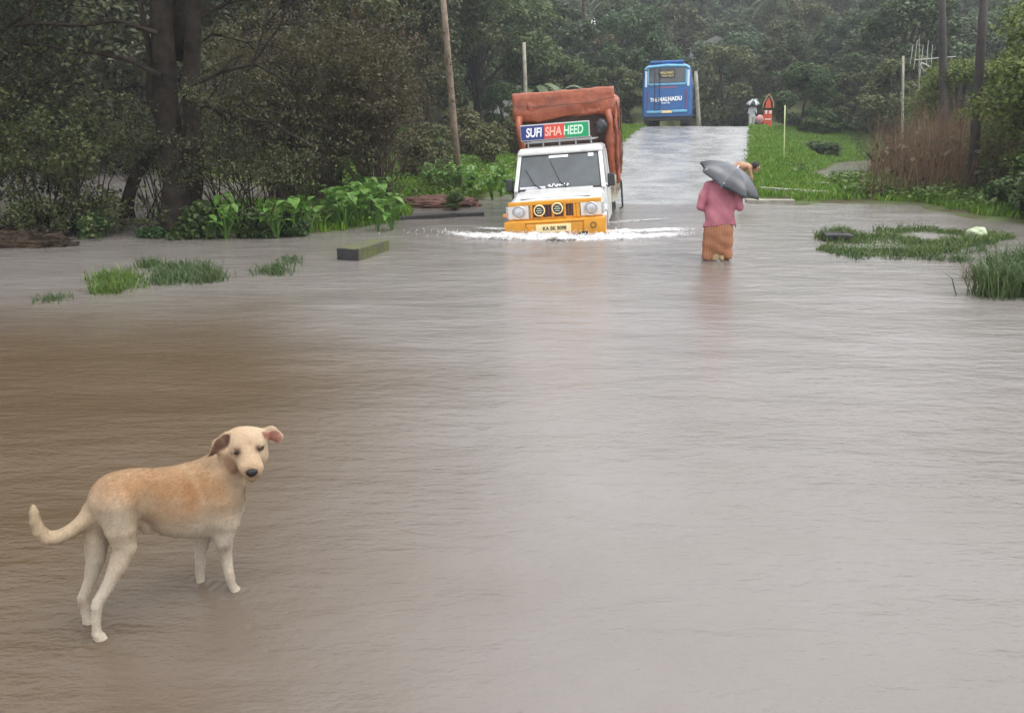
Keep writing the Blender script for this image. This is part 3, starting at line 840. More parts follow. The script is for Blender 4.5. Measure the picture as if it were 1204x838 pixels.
# drift heaps: matted twigs and straw
def heap(px, py, wx_, wy_, hz, lb, seed=0):
    p = G(px, py, 0); bm = bmesh.new()
    bmesh.ops.create_icosphere(bm, subdivisions=5, radius=1)
    for v in bm.verts:
        q = v.co.copy(); n = noise.fractal(q * 2.2 + Vector((seed, 0, 0)), 1.0, 2.0, 6)
        v.co = Vector((q.x * wx_ * (1 + .25 * n), q.y * wy_ * (1 + .25 * n), q.z * hz * (1 + .7 * n)))
    r_ = np.random.default_rng(seed)
    for i in range(260):
        a = r_.uniform(0, 6.28); q = r_.uniform(0, 1) ** .5
        c = Vector((wx_ * q * math.cos(a), wy_ * q * math.sin(a), hz * math.sqrt(1 - q * q * .9)))
        d = Vector((r_.normal(), r_.normal(), r_.normal() * .35)).normalized() * r_.uniform(.08, .25)
        tube(bm, [c - d, c + d], [.006, .004], 3)
    o = obj('drift_heap', bm, m_debris); o.location = (p.x, p.y, -.02)
    return tag(o, lb, 'debris heap')
heap(22, 288, .80, .40, .18, 'brown heap of drift straw and twigs at the left edge of the flood', 3)
heap(-60, 284, 1.0, .5, .3, 'matted drift heap beyond the left edge', 5)

# ---- taro plants
m_taro = leafmat('taro_leaf', (.065, .15, .02), (.11, .235, .035), (.20, .30, .08), rough=.4, trans=.35)
def taro_mesh(seed, n=7):
    r_ = np.random.default_rng(seed); V, F = [], []; bm = bmesh.new()
    for i in range(n):
        a = r_.uniform(0, 6.28); H = r_.uniform(.25, .62); q = r_.uniform(.05, .28)
        top = np.array([q * math.cos(a), q * math.sin(a), H])
        tube(bm, [(0, 0, -.05), tuple(top * np.array([.4, .4, .55])), tuple(top)], [.012, .009, .006], 4)
        d = np.array([math.cos(a), math.sin(a), r_.uniform(-.9, .6)]); d /= np.linalg.norm(d)
        s_ = np.cross(d, [0, 0, 1]); s_ /= np.linalg.norm(s_); nn = np.cross(s_, d)
        L = r_.uniform(.12, .22)
        prof = [(-.35, .18), (-.2, .36), (0, .46), (.25, .42), (.5, .28), (.75, .12), (.95, .0)]
        for (t0, w0), (t1, w1) in zip(prof[:-1], prof[1:]):
            for sg in (-1, 1):
                f = lambda t, w_: top + d * L * t + s_ * sg * w_ * L + nn * (w_ * L * .35 - .25 * L * t * t)
                n0 = len(V); V += [f(t0, 0), f(t1, 0), f(t1, w1), f(t0, w0)]; F.append((n0, n0 + 1, n0 + 2, n0 + 3))
    return bm_mesh('stem', bm), mesh_np('leaf', V, F)
taros = []
for i in range(5):
    a, b_ = taro_mesh(400 + i, 9); a.materials.append(m_taro); b_.materials.append(m_taro); taros.append((a, b_))
random.seed(12)
r_ = random
tp = [(r_.uniform(395, 462), r_.uniform(238, 264)) for _ in range(34)] + [(r_.uniform(500, 606), r_.uniform(218, 230)) for _ in range(24)] + [(r_.uniform(300, 390), r_.uniform(264, 272)) for _ in range(4)] + [(r_.uniform(240, 300), r_.uniform(266, 273)) for _ in range(4)]
for px, py in tp:
    p = G(px, py, .12)
    e = empty('taro_plant', (p.x, p.y, max(-.02, h1(p.x, p.y))), r_.uniform(0, 6.28), 'broad-leaved light green taro plant on the grassy left bank', 'plant', 'taro plants along the left bank')
    sc = r_.uniform(.7, 1.1); e.scale = (sc,) * 3
    me = taros[r_.randrange(5)]
    for nm, m_ in (('stem', me[0]), ('foliage', me[1])):
        o = bpy.data.objects.new(nm, m_); COL.objects.link(o); o.parent = e

# ---- grass
def blades(P, h, wd, seed=0, bend=.5):
    r_ = np.random.default_rng(seed); n = len(P)
    a = r_.uniform(0, 2 * PI, n); s_ = np.stack([np.cos(a), np.sin(a), np.zeros(n)], 1)
    b_ = r_.uniform(0, 2 * PI, n); d = np.stack([np.cos(b_), np.sin(b_), np.zeros(n)], 1)
    H = h * r_.uniform(.5, 1.3, (n, 1)) if np.ndim(h) == 0 else (h * r_.uniform(.5, 1.3, n))[:, None]
    W_ = wd * r_.uniform(.6, 1.3, (n, 1)); up = np.array([0, 0, 1.0]); bd = bend * r_.uniform(.2, 1.3, (n, 1))
    V = np.stack([P - s_ * W_ / 2, P + s_ * W_ / 2, P + s_ * W_ * .4 + up * H * .6 + d * H * bd * .35, P - s_ * W_ * .4 + up * H * .6 + d * H * bd * .35,
                  P + s_ * W_ * .06 + up * H * (1 - .25 * bd) + d * H * bd, P - s_ * W_ * .06 + up * H * (1 - .25 * bd) + d * H * bd], 1)
    i = 6 * np.arange(n)[:, None]
    return V.reshape(-1, 3), np.concatenate([i + np.array([0, 1, 2, 3]), i + np.array([3, 2, 4, 5])])
def scatter(x0, x1, y0, y1, n, keep, seed=0):
    r_ = np.random.default_rng(seed)
    x = r_.uniform(x0, x1, n); y = r_.uniform(y0, y1, n); z = height(x, y)
    m_ = keep(x, y, z)
    return np.stack([x[m_], y[m_], z[m_]], 1)
def sl_(x, y): return x * ux + y * uy, x * uy - y * ux
def offroad(x, y, pad=.0):
    s, l = sl_(x, y); j = .12 * np.sin(s * 4.1) + .08 * np.sin(s * 9.7)
    return (l > RR + pad + j) | (l < RL - pad - j)
# left bank
P = scatter(-9, 9, 13, 52, 280000, lambda x, y, z: (z > .0) & offroad(x, y) & (sl_(x, y)[1] < 0) & (z < 2.2) & ((x > -4.6) | (z > .05)) & (x > -6.6), 1)
P = P[fbm(P[:, 0], P[:, 1], 1.3, 4) > -1.1]
V, F = blades(P, .15, .026, 2, .7)
tag(link('grass', mesh_np('grass', V, F), m_grass), 'bright green wet grass covering the bank left of the road', 'grass', kind='stuff')
P = scatter(.5, 26, 16, 60, 330000, lambda x, y, z: (z > .02) & offroad(x, y) & (sl_(x, y)[1] > 0) & (z < 2.6) & (x < .72 * y), 5)
P = P[(sdist(P[:, :2], R_POND) < -.2) & ~((sdist(P[:, :2] + np.array([0, 1.6]), R_POND) > -.1))]
near_emb = (sl_(P[:, 0], P[:, 1])[1] < 5.5)
V, F = blades(P[near_emb], .16, .03, 6, .7)
tag(link('grass', mesh_np('grass', V, F), m_grass), 'bright green grass on the embankment right of the road', 'grass', kind='stuff')
V, F = blades(P[~near_emb], .22, .035, 7, .8)
tag(link('grass', mesh_np('grass', V, F), leafmat('field_grass', (.04, .09, .012), (.085, .17, .025), (.16, .20, .05))), 'longer green weeds over the field at the right', 'grass', kind='stuff')
# leafy creepers in the right field
P = scatter(3, 22, 16, 34, 60000, lambda x, y, z: (z > .03) & (sl_(x, y)[1] > 1.5) & (fbm(x, y, 1.1, 8) > .1), 15)
P[:, 2] += np.random.default_rng(1).uniform(.02, .28, len(P))
V, F = leaves(P, .085, up=1.0, seed=3)
tag(link('creepers', mesh_np('creepers', V, F), m_leaf_fresh), 'leafy green creepers matted over the field at the right', 'ground cover', kind='stuff')
P = scatter(-11, 2, 13, 34, 36000, lambda x, y, z: (z > .03) & offroad(x, y, .3) & (sl_(x, y)[1] < -4) & (fbm(x, y, 1.4, 18) > .2), 16)
P[:, 2] += np.random.default_rng(1).uniform(.02, .22, len(P))
V, F = leaves(P, .08, up=1.0, seed=4)
tag(link('creepers', mesh_np('creepers', V, F), m_leaf_fresh), 'leafy green creepers on the left bank', 'ground cover', kind='stuff')
# island strip on the right
P = scatter(3.5, 9.5, 11, 16, 40000, lambda x, y, z: (sdist(np.stack([x, y], 1), R_ISLE) + .3 * fbm(x, y, 2.3, 2) > 0) & (fbm(x, y, 2.9, 12) > -.8), 8)
P[:, 2] = np.maximum(P[:, 2], -.02)
V, F = blades(P[:9000], .10 + .10 * np.clip(fbm(P[:9000, 0], P[:9000, 1], 3.3, 22), -.6, 1.2), .016, 9, .8); V2, F2 = leaves(P[9000:20000] + np.array([0, 0, 1]) * np.random.default_rng(2).uniform(0, .16, (len(P[9000:20000]), 1)), .05, up=.8, seed=5)
V, F = np.concatenate([V, V2]), np.concatenate([F, F2 + len(V)])
tag(link('grass', mesh_np('grass', V, F), leafmat('weed_leaf', (.04, .075, .015), (.085, .145, .028), (.16, .17, .06))), 'weedy green island strip in the water around the dark kerb stone on the right', 'grass', kind='stuff')
# flooded tufts on the left
def tuft_patch(px0, px1, py0, py1, n, h, lb, m_=None, wd=.012, seed=0, ground=-.03):
    r_ = np.random.default_rng(seed); P = []
    cs = [(r_.uniform(px0, px1), r_.uniform(py0, py1)) for _ in range(max(3, n // 60))]
    for cx_, cy_ in cs:
        c = G(cx_, cy_, 0)
        for _ in range(60):
            P.append((c.x + r_.normal() * .09, c.y + r_.normal() * .09, ground))
    V, F = blades(np.array(P), h, wd, seed, .8)
    tag(link('grass', mesh_np('grass', V, F), m_ or m_grass_dull), lb, 'grass', kind='stuff')
tuft_patch(112, 160, 322, 344, 900, .16, 'brightest tuft of flooded grass in front of the forked tree', m_leaf_fresh, seed=1)
tuft_patch(165, 258, 312, 336, 1500, .17, 'dull tuft of flooded grass right of the brightest tuft', seed=2)
tuft_patch(312, 334, 318, 328, 300, .16, 'small tuft of grass standing alone in the water', seed=3)
tuft_patch(38, 66, 350, 358, 130, .10, 'tiny tuft of drowned grass near the left edge', seed=4)
tuft_patch(330, 345, 300, 312, 60, .10, 'few thin stalks poking out of the water', seed=14)
tuft_patch(1160, 1240, 318, 350, 1700, .40, 'tall green rushes standing in the water at the right edge', m_grass_dull, .016, 5)
tuft_patch(1138, 1170, 322, 338, 120, .22, 'sparse stalks left of the tall rushes', m_reed, .010, 6)
tuft_patch(1050, 1180, 285, 308, 900, .13, 'low drowned weeds in front of the island strip', m_grass_dull, .014, 7)
tuft_patch(980, 1060, 292, 304, 500, .10, 'short weeds at the near edge of the island strip', m_leaf_bush, .014, 8)
# dry reeds and right hand bushes
P = scatter(7.5, 21, 20.6, 30, 30000, lambda x, y, z: (x > .43 * y + .5 * np.sin(y * 2)) & (y - .30 * x > 14.6) & (z > 0) & (x < .72 * y), 33)
NR = min(6500, len(P) // 2)
V, F = blades(P[:NR], 1.35 + .9 * np.abs(fbm(P[:NR, 0], P[:NR, 1], 1.7, 6)), .013, 4, .42)
tag(link('dry_reeds', mesh_np('dry_reeds', V, F), m_reed), 'tall dry brown reeds around the two dark poles on the right', 'reeds', kind='stuff')
P2 = P[NR:NR + 1800].copy(); P2[:, 2] += np.random.default_rng(4).uniform(0, 1.3, len(P2))
V, F = leaves(P2, .12, up=.2, seed=5)
tag(link('creepers', mesh_np('creepers', V, F), m_leaf_brown), 'withered creepers tangled through the dry reeds', 'ground cover', kind='stuff')
random.seed(41)
rb_ = [(1166, 226, .45, 0), (1188, 240, .6, 1), (1212, 246, .95, 2), (1200, 226, .8, 0), (1240, 252, 1.2, 1), (1232, 228, 1.2, 2), (1122, 214, .4, 1)]
for i, (px, py, sc, v) in enumerate(rb_):
    bush_px(B_green[v], px, py, sc, ['green bush at the foot of the leaning right pole', 'dense green bush right of the leaning pole', 'largest green bush at the right edge above the water', 'green bush behind the dense bush on the right', 'green bush beyond the right edge of the view', 'tall green bush at the right edge behind the largest one', 'small green bush between the two dark poles'][i], scz=.95)
gl = [(955, 166, .6), (966, 174, .6), (972, 158, .7), (1060, 176, .6), (1085, 186, .6), (1030, 157, .9), (1062, 158, .9)]
for i, (px, py, sc) in enumerate(gl):
    p = G(px, 190, 0); Y = 1000 * (CAMZ - .5) / max(8, py - 143) * .98; q = AT(px, 143, min(Y, 50))
    bush(B_green[i % 3], q.x, q.y, sc * 2.1, 'rounded weedy shrub in the overgrown gully right of the embankment', group='shrubs of the overgrown gully', scz=.62, dz=-.15)
for px, py, sc, v, lb in ((536, 247, .32, 0, 'small green shrub in the water at the end of the kerb line'),):
    p = G(px, py, 0); bush(B_green[v], p.x, p.y, sc, lb, name='small_shrub', dz=0 if h1(p.x, p.y) > 0 else -h1(p.x, p.y) - .03)
# ---------------------------------------------------------------- the pickup truck
m_white = mat('white_paint', (.62, .62, .60), .28, var=.14, vscale=3, spec=.5, coat=.3)
m_yellow = mat('yellow_paint', (.66, .29, .015), .35, var=.18, vscale=5, spec=.5, coat=.2)
m_black = mat('black_plastic', (.02, .02, .022), .45)
m_rubber = mat('tyre_rubber', (.022, .021, .020), .8, bump=.3, bscale=60)
m_glass = mat('dark_glass', (.06, .07, .075), .06, spec=.8, var=.3, vscale=2)
m_lens = mat('lamp_glass', (.45, .47, .50), .08, spec=.9, var=.35, vscale=20)
m_chrome = mat('chrome', (.62, .62, .62), .18, metal=.9)
m_plate = mat('yellow_plate', (.85, .68, .35), .5)
m_inkd = mat('dark_lettering', (.05, .04, .02), .6)
m_wlet = mat('white_lettering', (.85, .85, .85), .5)
m_orange = mat('orange_indicator', (.8, .25, .03), .25)
m_red = mat('dull_red_paint', (.28, .04, .025), .5)
truck = empty('pickup_truck', (TRUCK.x + .06, TRUCK.y + .05, -.45), 0, 'white and yellow pickup truck with an orange tarpaulin load driving through the flood', 'truck')
truck.rotation_mode = 'XYZ'
truck.rotation_euler = (0, R(-4.3), TYAW)   # rolls to its right side

# cab body: lofted cross sections from bumper to back wall
def cab_body():
    bm = bmesh.new()
    # side profile (y, z) front to back, half widths at bottom and top of each station
    st = [(.06, .62, .99, .80, .79), (.30, .60, 1.03, .82, .80), (.95, .60, 1.10, .84, .80), (1.02, .45, 1.12, .84, .80)]
    rings = []
    for y, z0, z1, wb, wt in st:
        r = [(-wb, y, z0), (-wb, y, (z0 + z1) / 2 + .1), (-wt + .02, y, z1 - .03), (-wt + .09, y, z1), (-.3, y, z1 + .025), (.3, y, z1 + .025), (wt - .09, y, z1), (wt - .02, y, z1 - .03), (wb, y, (z0 + z1) / 2 + .1), (wb, y, z0)]
        rings.append([bm.verts.new(p) for p in r])
    for A, B in zip(rings[:-1], rings[1:]):
        for i in range(len(A)):
            bm.faces.new((A[i], A[(i + 1) % len(A)], B[(i + 1) % len(A)], B[i]))
    bm.faces.new(rings[0]); bm.faces.new(rings[-1][::-1])
    # lower cab box behind hood
    bx(bm, (0, 1.75, .79), (1.70, 1.45, .68), .04)
    # cab rear wall and pillars
    bx(bm, (0, 2.44, 1.45), (1.56, .06, .74), .02)
    for s in (-1, 1):
        def bar(a, b_, w_, d_):
            a, b_ = Vector(a), Vector(b_); c = (a + b_) / 2; L = (b_ - a).length
            q = (b_ - a).to_track_quat('Z', 'Y').to_matrix()
            bx(bm, c, (w_, d_, L), .012, rot=q)
        bar((s * .795, .98, 1.10), (s * .735, 1.36, 1.72), .075, .07)
        bar((s * .81, 1.78, 1.1), (s * .755, 1.78, 1.74), .05, .07)
        bar((s * .81, 2.40, 1.1), (s * .75, 2.40, 1.74), .06, .09)
    return bm
obj('body', cab_body(), m_white, truck, False)
bm = bmesh.new(); vs = bx(bm, (0, 1.90, 1.79), (1.60, 1.22, .13), .05, taper=(.93, .93), seg=3)
obj('roof', bm, m_white, truck)
# hood crease and bonnet panel
bm = bmesh.new(); bx(bm, (0, .56, 1.085), (1.22, .80, .03), .012, rot=Matrix.Rotation(R(6.2), 3, 'X')); obj('bonnet', bm, m_white, truck)
# wheel arches (flares)
for s in (-1, 1):
    bm = bmesh.new()
    n = 12; pts = []
    for i in range(n + 1):
        t = PI * i / n; pts.append((s * .83, .62 - .40 * math.cos(t), .40 + .40 * math.sin(t)))
    tube(bm, pts, [.035] * (n + 1), 8); obj('wheel_arch', bm, m_white, truck, True)
# front panel (yellow) with grille openings
fp = bmesh.new()
bx(fp, (0, .035, .965), (1.60, .06, .075), .015)          # strip along the bonnet edge
bx(fp, (0, .05, .70), (1.60, .05, .05), .012)
for x in (-.37, -.20, .0, .20, .37): bx(fp, (x - .03, .03, .82), (.045, .05, .24), .01)
bx(fp, (-.40, .04, .82), (.05, .05, .26), .01); bx(fp, (.40, .04, .82), (.07, .05, .26), .01)
obj('grille_panel', fp, m_yellow, truck)
bm = bmesh.new(); bx(bm, (0, .046, .82), (.80, .018, .26)); obj('grille', bm, m_black, truck)
bm = bmesh.new()
for i in range(15): bx(bm, (-.36 + i * .05, .030, .82), (.008, .014, .22))
obj('grille_bars', bm, m_red, truck)
for s in (-1, 1):
    h = bmesh.new()
    prism(h, [(s * .455, .715), (s * .80, .715), (s * .805, .93), (s * .445, .935)], .0, .09)
    hl = obj('headlight', h, m_white, truck)
    bm = bmesh.new(); lathe(bm, [(0, -.022), (.05, -.020), (.085, -.008), (.098, .01), (.098, .03)], (s * .62, -.005, .825), 'y', 28); obj('lens', bm, m_lens, hl, True)
    bm = bmesh.new(); lathe(bm, [(.098, .01), (.104, -.014), (.114, -.012), (.118, .01)], (s * .62, -.005, .825), 'y', 28); obj('rim', bm, m_chrome, hl, True)
    bm = bmesh.new(); lathe(bm, [(0, 0), (.03, 0), (.045, .02)], (s * .62, -.012, .825), 'y', 16); obj('bulb_reflector', bm, m_chrome, hl, True)
    bm = bmesh.new(); bx(bm, (s * .825, .09, .83), (.04, .14, .20), .012); obj('indicator', bm, m_lens, truck)
    bm = bmesh.new(); bx(bm, (s * .86, .10, .78), (.10, .10, .06), .015); obj('side_lamp', bm, m_orange if s < 0 else m_lens, truck)
# two round auxiliary lamps on the grille
for x, z in ((-.255, .845), (.055, .865)):
    bm = bmesh.new(); lathe(bm, [(0, .0), (.075, 0), (.088, .006), (.092, .05), (.06, .09)], (x, -.065, z), 'y', 28)
    al = obj('round_lamp', bm, m_black, truck, True)
    bm = bmesh.new(); lathe(bm, [(.078, -.002), (.084, -.014), (.096, -.010), (.100, .008), (.094, .02)], (x, -.065, z), 'y', 28); obj('ring', bm, m_plate, al, True)
    bm = bmesh.new()
    for dz in (-.035, 0, .035): bx(bm, (x, -.070, z + dz), (.11 - abs(dz), .006, .014))
    obj('lamp_bars', bm, mat('pale_stripe', (.5, .55, .42), .5), al)
# bumper
bm = bmesh.new()
bx(bm, (0, -.06, .53), (1.02, .16, .22), .03); bx(bm, (0, -.05, .66), (1.68, .20, .05), .02)
for s in (-1, 1):
    prism(bm, [(s * .50, .40), (s * .80, .36), (s * .86, .42), (s * .86, .68), (s * .50, .68)], -.16, .10)
    prism(bm, [(s * .80, .40), (s * .86, .42), (s * .86, .68), (s * .80, .68)], .0, .38)
bmp = obj('bumper', bm, m_yellow, truck)
for s in (-1, 1):
    bm = bmesh.new(); lathe(bm, [(0, .012), (.035, .010), (.04, -.006), (.05, -.006), (.052, .02)], (s * .66, -.165, .565 if s > 0 else .47), 'y', 18); obj('fog_lamp', bm, m_black, bmp, True)
bm = bmesh.new(); bx(bm, (.50, -.165, .44), (.12, .012, .05), .004); obj('bumper_vent', bm, m_black, bmp)
bm = bmesh.new(); bx(bm, (0, -.16, .415), (.74, .05, .035), .01); obj('lower_bar', bm, m_red, bmp)
bm = bmesh.new(); bx(bm, (-.02, -.152, .545), (.60, .02, .135), .006); pl = obj('number_plate', bm, m_plate, bmp)
text_obj('lettering', 'KA 5K 5098', .085, m_inkd, pl, (-.0, -.166, .545), (PI / 2, 0, 0), width=.40, bold=.002)
# windscreen
def slab(bm, quad, th):
    q = [Vector(p) for p in quad]; n = (q[1] - q[0]).cross(q[3] - q[0]).normalized() * th
    a = [bm.verts.new(p) for p in q]; b_ = [bm.verts.new(p + n) for p in q]
    for i in range(4): bm.faces.new((a[i], a[(i + 1) % 4], b_[(i + 1) % 4], b_[i]))
    bm.faces.new(a[::-1]); bm.faces.new(b_)
ws = lambda u, v, o=0: ((-.755 + 1.51 * u) * (1 - .075 * v), .985 + .375 * v - o * .86, 1.125 + .60 * v + o * .5)   # o: metres outward
bm = bmesh.new(); slab(bm, [ws(0, 0), ws(1, 0), ws(1, 1), ws(0, 1)], .012); wsc = obj('windscreen', bm, m_glass, truck)
bm = bmesh.new()
for a, b_, w_ in (((0, 0), (1, 0), .022), ((1, 0), (1, 1), .02), ((1, 1), (0, 1), .026), ((0, 1), (0, 0), .02)):
    tube(bm, [ws(*a, .008), ws(*b_, .008)], [w_ * .8, w_ * .8], 6)
obj('window_seal', bm, m_black, wsc)
bm = bmesh.new(); slab(bm, [ws(.36, .88, .02), ws(.61, .88, .02), ws(.61, .95, .02), ws(.36, .95, .02)], .003); obj('sticker', bm, m_wlet, wsc)
bm = bmesh.new(); slab(bm, [ws(.87, .86, .02), ws(.94, .86, .02), ws(.94, .95, .02), ws(.87, .95, .02)], .003); obj('sticker', bm, m_wlet, wsc)
bm = bmesh.new(); slab(bm, [ws(.02, .02, .02), ws(.33, .02, .02), ws(.33, .08, .02), ws(.02, .08, .02)], .003); obj('sticker', bm, mat('pale_sticker', (.5, .5, .55), .5), wsc)
bm = bmesh.new()     # flowing script along the foot of the glass
pts = [ws(.36 + .018 * i, .075 + .035 * math.sin(i * 1.9) + (.04 if i in (4, 9) else 0), .02) for i in range(15)]
tube(bm, pts, [.010] * 15, 5)
for i in (1, 3, 6, 8, 11, 13): tube(bm, [ws(.36 + .018 * i, .05, .02), ws(.365 + .018 * i, .13, .02)], [.009, .006], 4)
obj('lettering', bm, m_wlet, wsc)
for a, b_, c in (((.30, -.02), (.20, .12), (.07, .58)), ((.62, -.02), (.52, .14), (.38, .80))):
    bm = bmesh.new(); tube(bm, [ws(*a, .03), ws(*b_, .035)], [.012, .009], 6); tube(bm, [ws(*b_, .035), ws(*c, .03)], [.010, .007], 6)
    obj('wiper', bm, m_black, truck)
# the dim cabin: seats and a driver behind the wheel
m_seat = mat('seat_cloth', (.05, .05, .055), .9)
for s in (-1, 1):
    bm = bmesh.new(); lathe(bm, [(0, -.01), (.001, -.01)], (0, 0, 0)) if False else bx(bm, (s * .38, 2.1, 1.2), (.5, .16, .7), .05); obj('seat', bm, m_seat, truck)
# side windows and doors
for s in (-1, 1):
    bm = bmesh.new(); 
    for y0, y1 in ((1.24, 1.75), (1.82, 2.36)):
        slab(bm, [(s * .805, y0, 1.13), (s * .805, y1, 1.13), (s * .75, y1, 1.70), (s * .755, y0 + (.22 if y0 < 1.5 else 0), 1.70)], .008 * s)
    obj('side_window', bm, m_glass, truck)
    bm = bmesh.new(); bx(bm, (s * .857, 1.72, .80), (.02, 1.02, .60), .008); dr_ = obj('door', bm, m_white, truck)
    bm = bmesh.new(); bx(bm, (s * .872, 2.08, 1.0), (.02, .13, .03), .006); obj('handle', bm, m_black, dr_)
    bm = bmesh.new()
    bx(bm, (s * .93, 1.10, 1.22), (.13, .06, .23), .03); tube(bm, [(s * .82, 1.18, 1.12), (s * .88, 1.12, 1.10), (s * .93, 1.10, 1.14)], [.016] * 3, 6)
    mi = obj('mirror', bm, m_black, truck)
# chassis, load bed
bm = bmesh.new()
for s in (-1, 1): bx(bm, (s * .4, 2.5, .52), (.09, 4.4, .14), .01)
bx(bm, (0, 3.6, .60), (1.2, 1.8, .08), .01)
obj('chassis', bm, m_black, truck)
m_bed = mat('grimy_cream_panel', (.46, .43, .34), .6, var=.55, vscale=6, bump=.4, bscale=30, dark=(.16, .12, .08))
bm = bmesh.new(); bx(bm, (0, 3.72, .74), (1.84, 2.42, .10), .012)
for s in (-1, 1):
    bx(bm, (s * .915, 3.72, 1.0), (.05, 2.42, .44), .012)
    for k_ in range(5): bx(bm, (s * .945, 2.6 + k_ * .56, 1.0), (.03, .05, .42), .006)
bx(bm, (0, 2.54, 1.05), (1.80, .05, .55), .012); bx(bm, (0, 4.91, 1.0), (1.80, .05, .44), .012)
obj('load_bed', bm, m_bed, truck)
bm = bmesh.new()   # rear side guard and mudflap
for s in (-1, 1):
    tube(bm, [(s * .93, 4.25, 1.15), (s * .99, 4.3, .95), (s * 1.0, 4.3, .42), (s * .93, 4.3, .40)], [.022] * 4, 6)
    bx(bm, (s * .72, 4.5, .45), (.24, .02, .34), .005)
obj('side_guard', bm, m_black, truck)
for s in (-1, 1):
    for y in (.62, 3.9):
        wb = bmesh.new(); cx_ = s * .73
        lathe(wb, [(.20, -.09), (.30, -.10), (.345, -.07), (.36, -.03), (.36, .03), (.345, .07), (.30, .10), (.20, .09)], (cx_, y, .36), 'x', 30)
        wh = obj('wheel', wb, m_rubber, truck, True)
        wb = bmesh.new(); lathe(wb, [(0, .05), (.06, .06), (.07, .03), (.17, .02), (.20, .08), (.205, .085)] if s > 0 else [(0, -.05), (.06, -.06), (.07, -.03), (.17, -.02), (.20, -.08), (.205, -.085)], (cx_, y, .36), 'x', 24)
        obj('rim', wb, mat('steel_rim', (.35, .35, .36), .4, metal=.6), wh, True)
# roof rack and name board
bm = bmesh.new()
for x in (-.58, -.3, 0.0, .3, .58):
    tube(bm, [(x, 1.45, 1.84), (x, 1.45, 2.0)], [.014] * 2, 6)
for y in (1.45, 2.3): tube(bm, [(-.66, y, 1.95), (.66, y, 1.95)], [.016] * 2, 6)
obj('roof_rack', bm, mat('grey_rack', (.3, .3, .3), .5), truck)
bm = bmesh.new(); bx(bm, (-.075, 1.48, 2.13), (1.27, .12, .29), .012); sg = obj('name_board', bm, mat('board_frame', (.45, .45, .45), .5), truck)
x0 = -.075 - .62
for a, b_, c in ((0, .345, (.02, .035, .18)), (.345, .655, (.62, .06, .04)), (.655, 1.0, (.0, .30, .11))):
    bm = bmesh.new(); bx(bm, (x0 + 1.24 * (a + b_) / 2, 1.412, 2.13), (1.24 * (b_ - a) - .002, .012, .25), .001)
    obj('colour_panel', bm, mat('board_colour', c, .4), sg)
m_pink = mat('pink_lettering', (.85, .45, .35), .5); m_grlet = mat('pale_green_lettering', (.55, .80, .62), .5)
text_obj('lettering', 'SUFI', .22, m_wlet, sg, (x0 + .10 + .135, 1.402, 2.125), (PI / 2, 0, 0), width=.30, bold=.006, shear=.15)
text_obj('lettering', 'SHA', .22, m_pink, sg, (x0 + .43 + .16, 1.402, 2.125), (PI / 2, 0, 0), width=.31, bold=.006, shear=.15)
text_obj('lettering', 'HEED', .22, m_grlet, sg, (x0 + .775 + .185, 1.402, 2.125), (PI / 2, 0, 0), width=.36, bold=.006, shear=.15)
# tarpaulin: a sagging wrinkled cover with a rolled overhang at the front
m_tarp = mat('orange_tarpaulin', (.30, .078, .032), .42, var=.5, vscale=3.2, bump=1.0, bscale=7, dark=(.19, .045, .02), spec=.5)
def tarp():
    n = 64; bm = bmesh.new()
    bmesh.ops.create_cube(bm, size=1)
    bmesh.ops.subdivide_edges(bm, edges=bm.edges[:], cuts=n, use_grid_fill=True)
    for v in bm.verts:
        x, y, z = v.co
        # rounded box
        q = Vector((x * 2, y * 2, z * 2)); r = 14
        L = (abs(q.x) ** r + abs(q.y) ** r + abs(q.z) ** r) ** (1 / r); q = q / L
        X, Y, Z = q.x * .985, 3.74 + q.y * 1.24, 1.05 + (q.z * .5 + .5) * 1.70
        Z += .05 * (1 - (q.x) ** 2) * (q.z > .2) * (q.z)
        sidek = min(1, (2.85 - Z) / 1.8)
        w1 = noise.noise(Vector((X * 1.6, Y * 1.6, Z * 1.2)))
        w2 = noise.noise(Vector((X * 5, Y * 5, Z * 2.0 + 5)))
        rid = abs(noise.noise(Vector((X * 3.1 + 7, Y * 3.1, Z * 1.1))))
        off = .06 * w1 + .034 * w2 + .08 * (.25 - rid) * (sidek > .1)
        off += .035 * (.22 - abs(noise.noise(Vector((X * 6 + 3, Y * 6, Z * 5))))) + .018 * (.2 - abs(noise.noise(Vector((X * 13, Y * 13 + 3, Z * 9)))))
        # vertical drape folds on the sides
        off += .020 * math.sin(Y * 17 + 2 * w1) * sidek * (abs(q.x) > .8)
        if q.y < -.8 and Z < 2.40: Y += .10; off -= .05                   # recess under the overhang
        X += q.x * off; Y += q.y * off; Z += q.z * off * .8
        v.co = Vector((X, Y, Z))
    return bm
tp_ = obj('tarpaulin', tarp(), m_tarp, truck, True)
bm = bmesh.new()     # front flap: sagging roll
nn = 40
for j, (dz, dy, rr) in enumerate(((0, 0, .0),)): pass
rows = []
for i in range(nn + 1):
    x = -.985 + 1.97 * i / nn; row = []
    prof = [(2.60, 2.86), (2.50, 2.88), (2.42, 2.84), (2.40, 2.74), (2.42, 2.62), (2.385, 2.58), (2.39, 2.50), (2.42, 2.40), (2.47, 2.36), (2.55, 2.38), (2.62, 2.45), (2.70, 2.60), (2.70, 2.80)]
    for k_, (y, z) in enumerate(prof):
        wv = .02 * noise.noise(Vector((x * 3, k_ * .6, 1))) + .03 * abs(noise.noise(Vector((x * 7, k_ * .35, 4)))) + .006 * math.sin(x * 19 + k_)
        sag = -.05 * math.sin(PI * i / nn * 2.3) * (z < 2.65) - .03 * (x + 1) * 0
        y = 2.60 + (y - 2.60) * .62
        row.append(bm.verts.new((x, y + wv, z + wv * .7 + sag * .8)))
    rows.append(row)
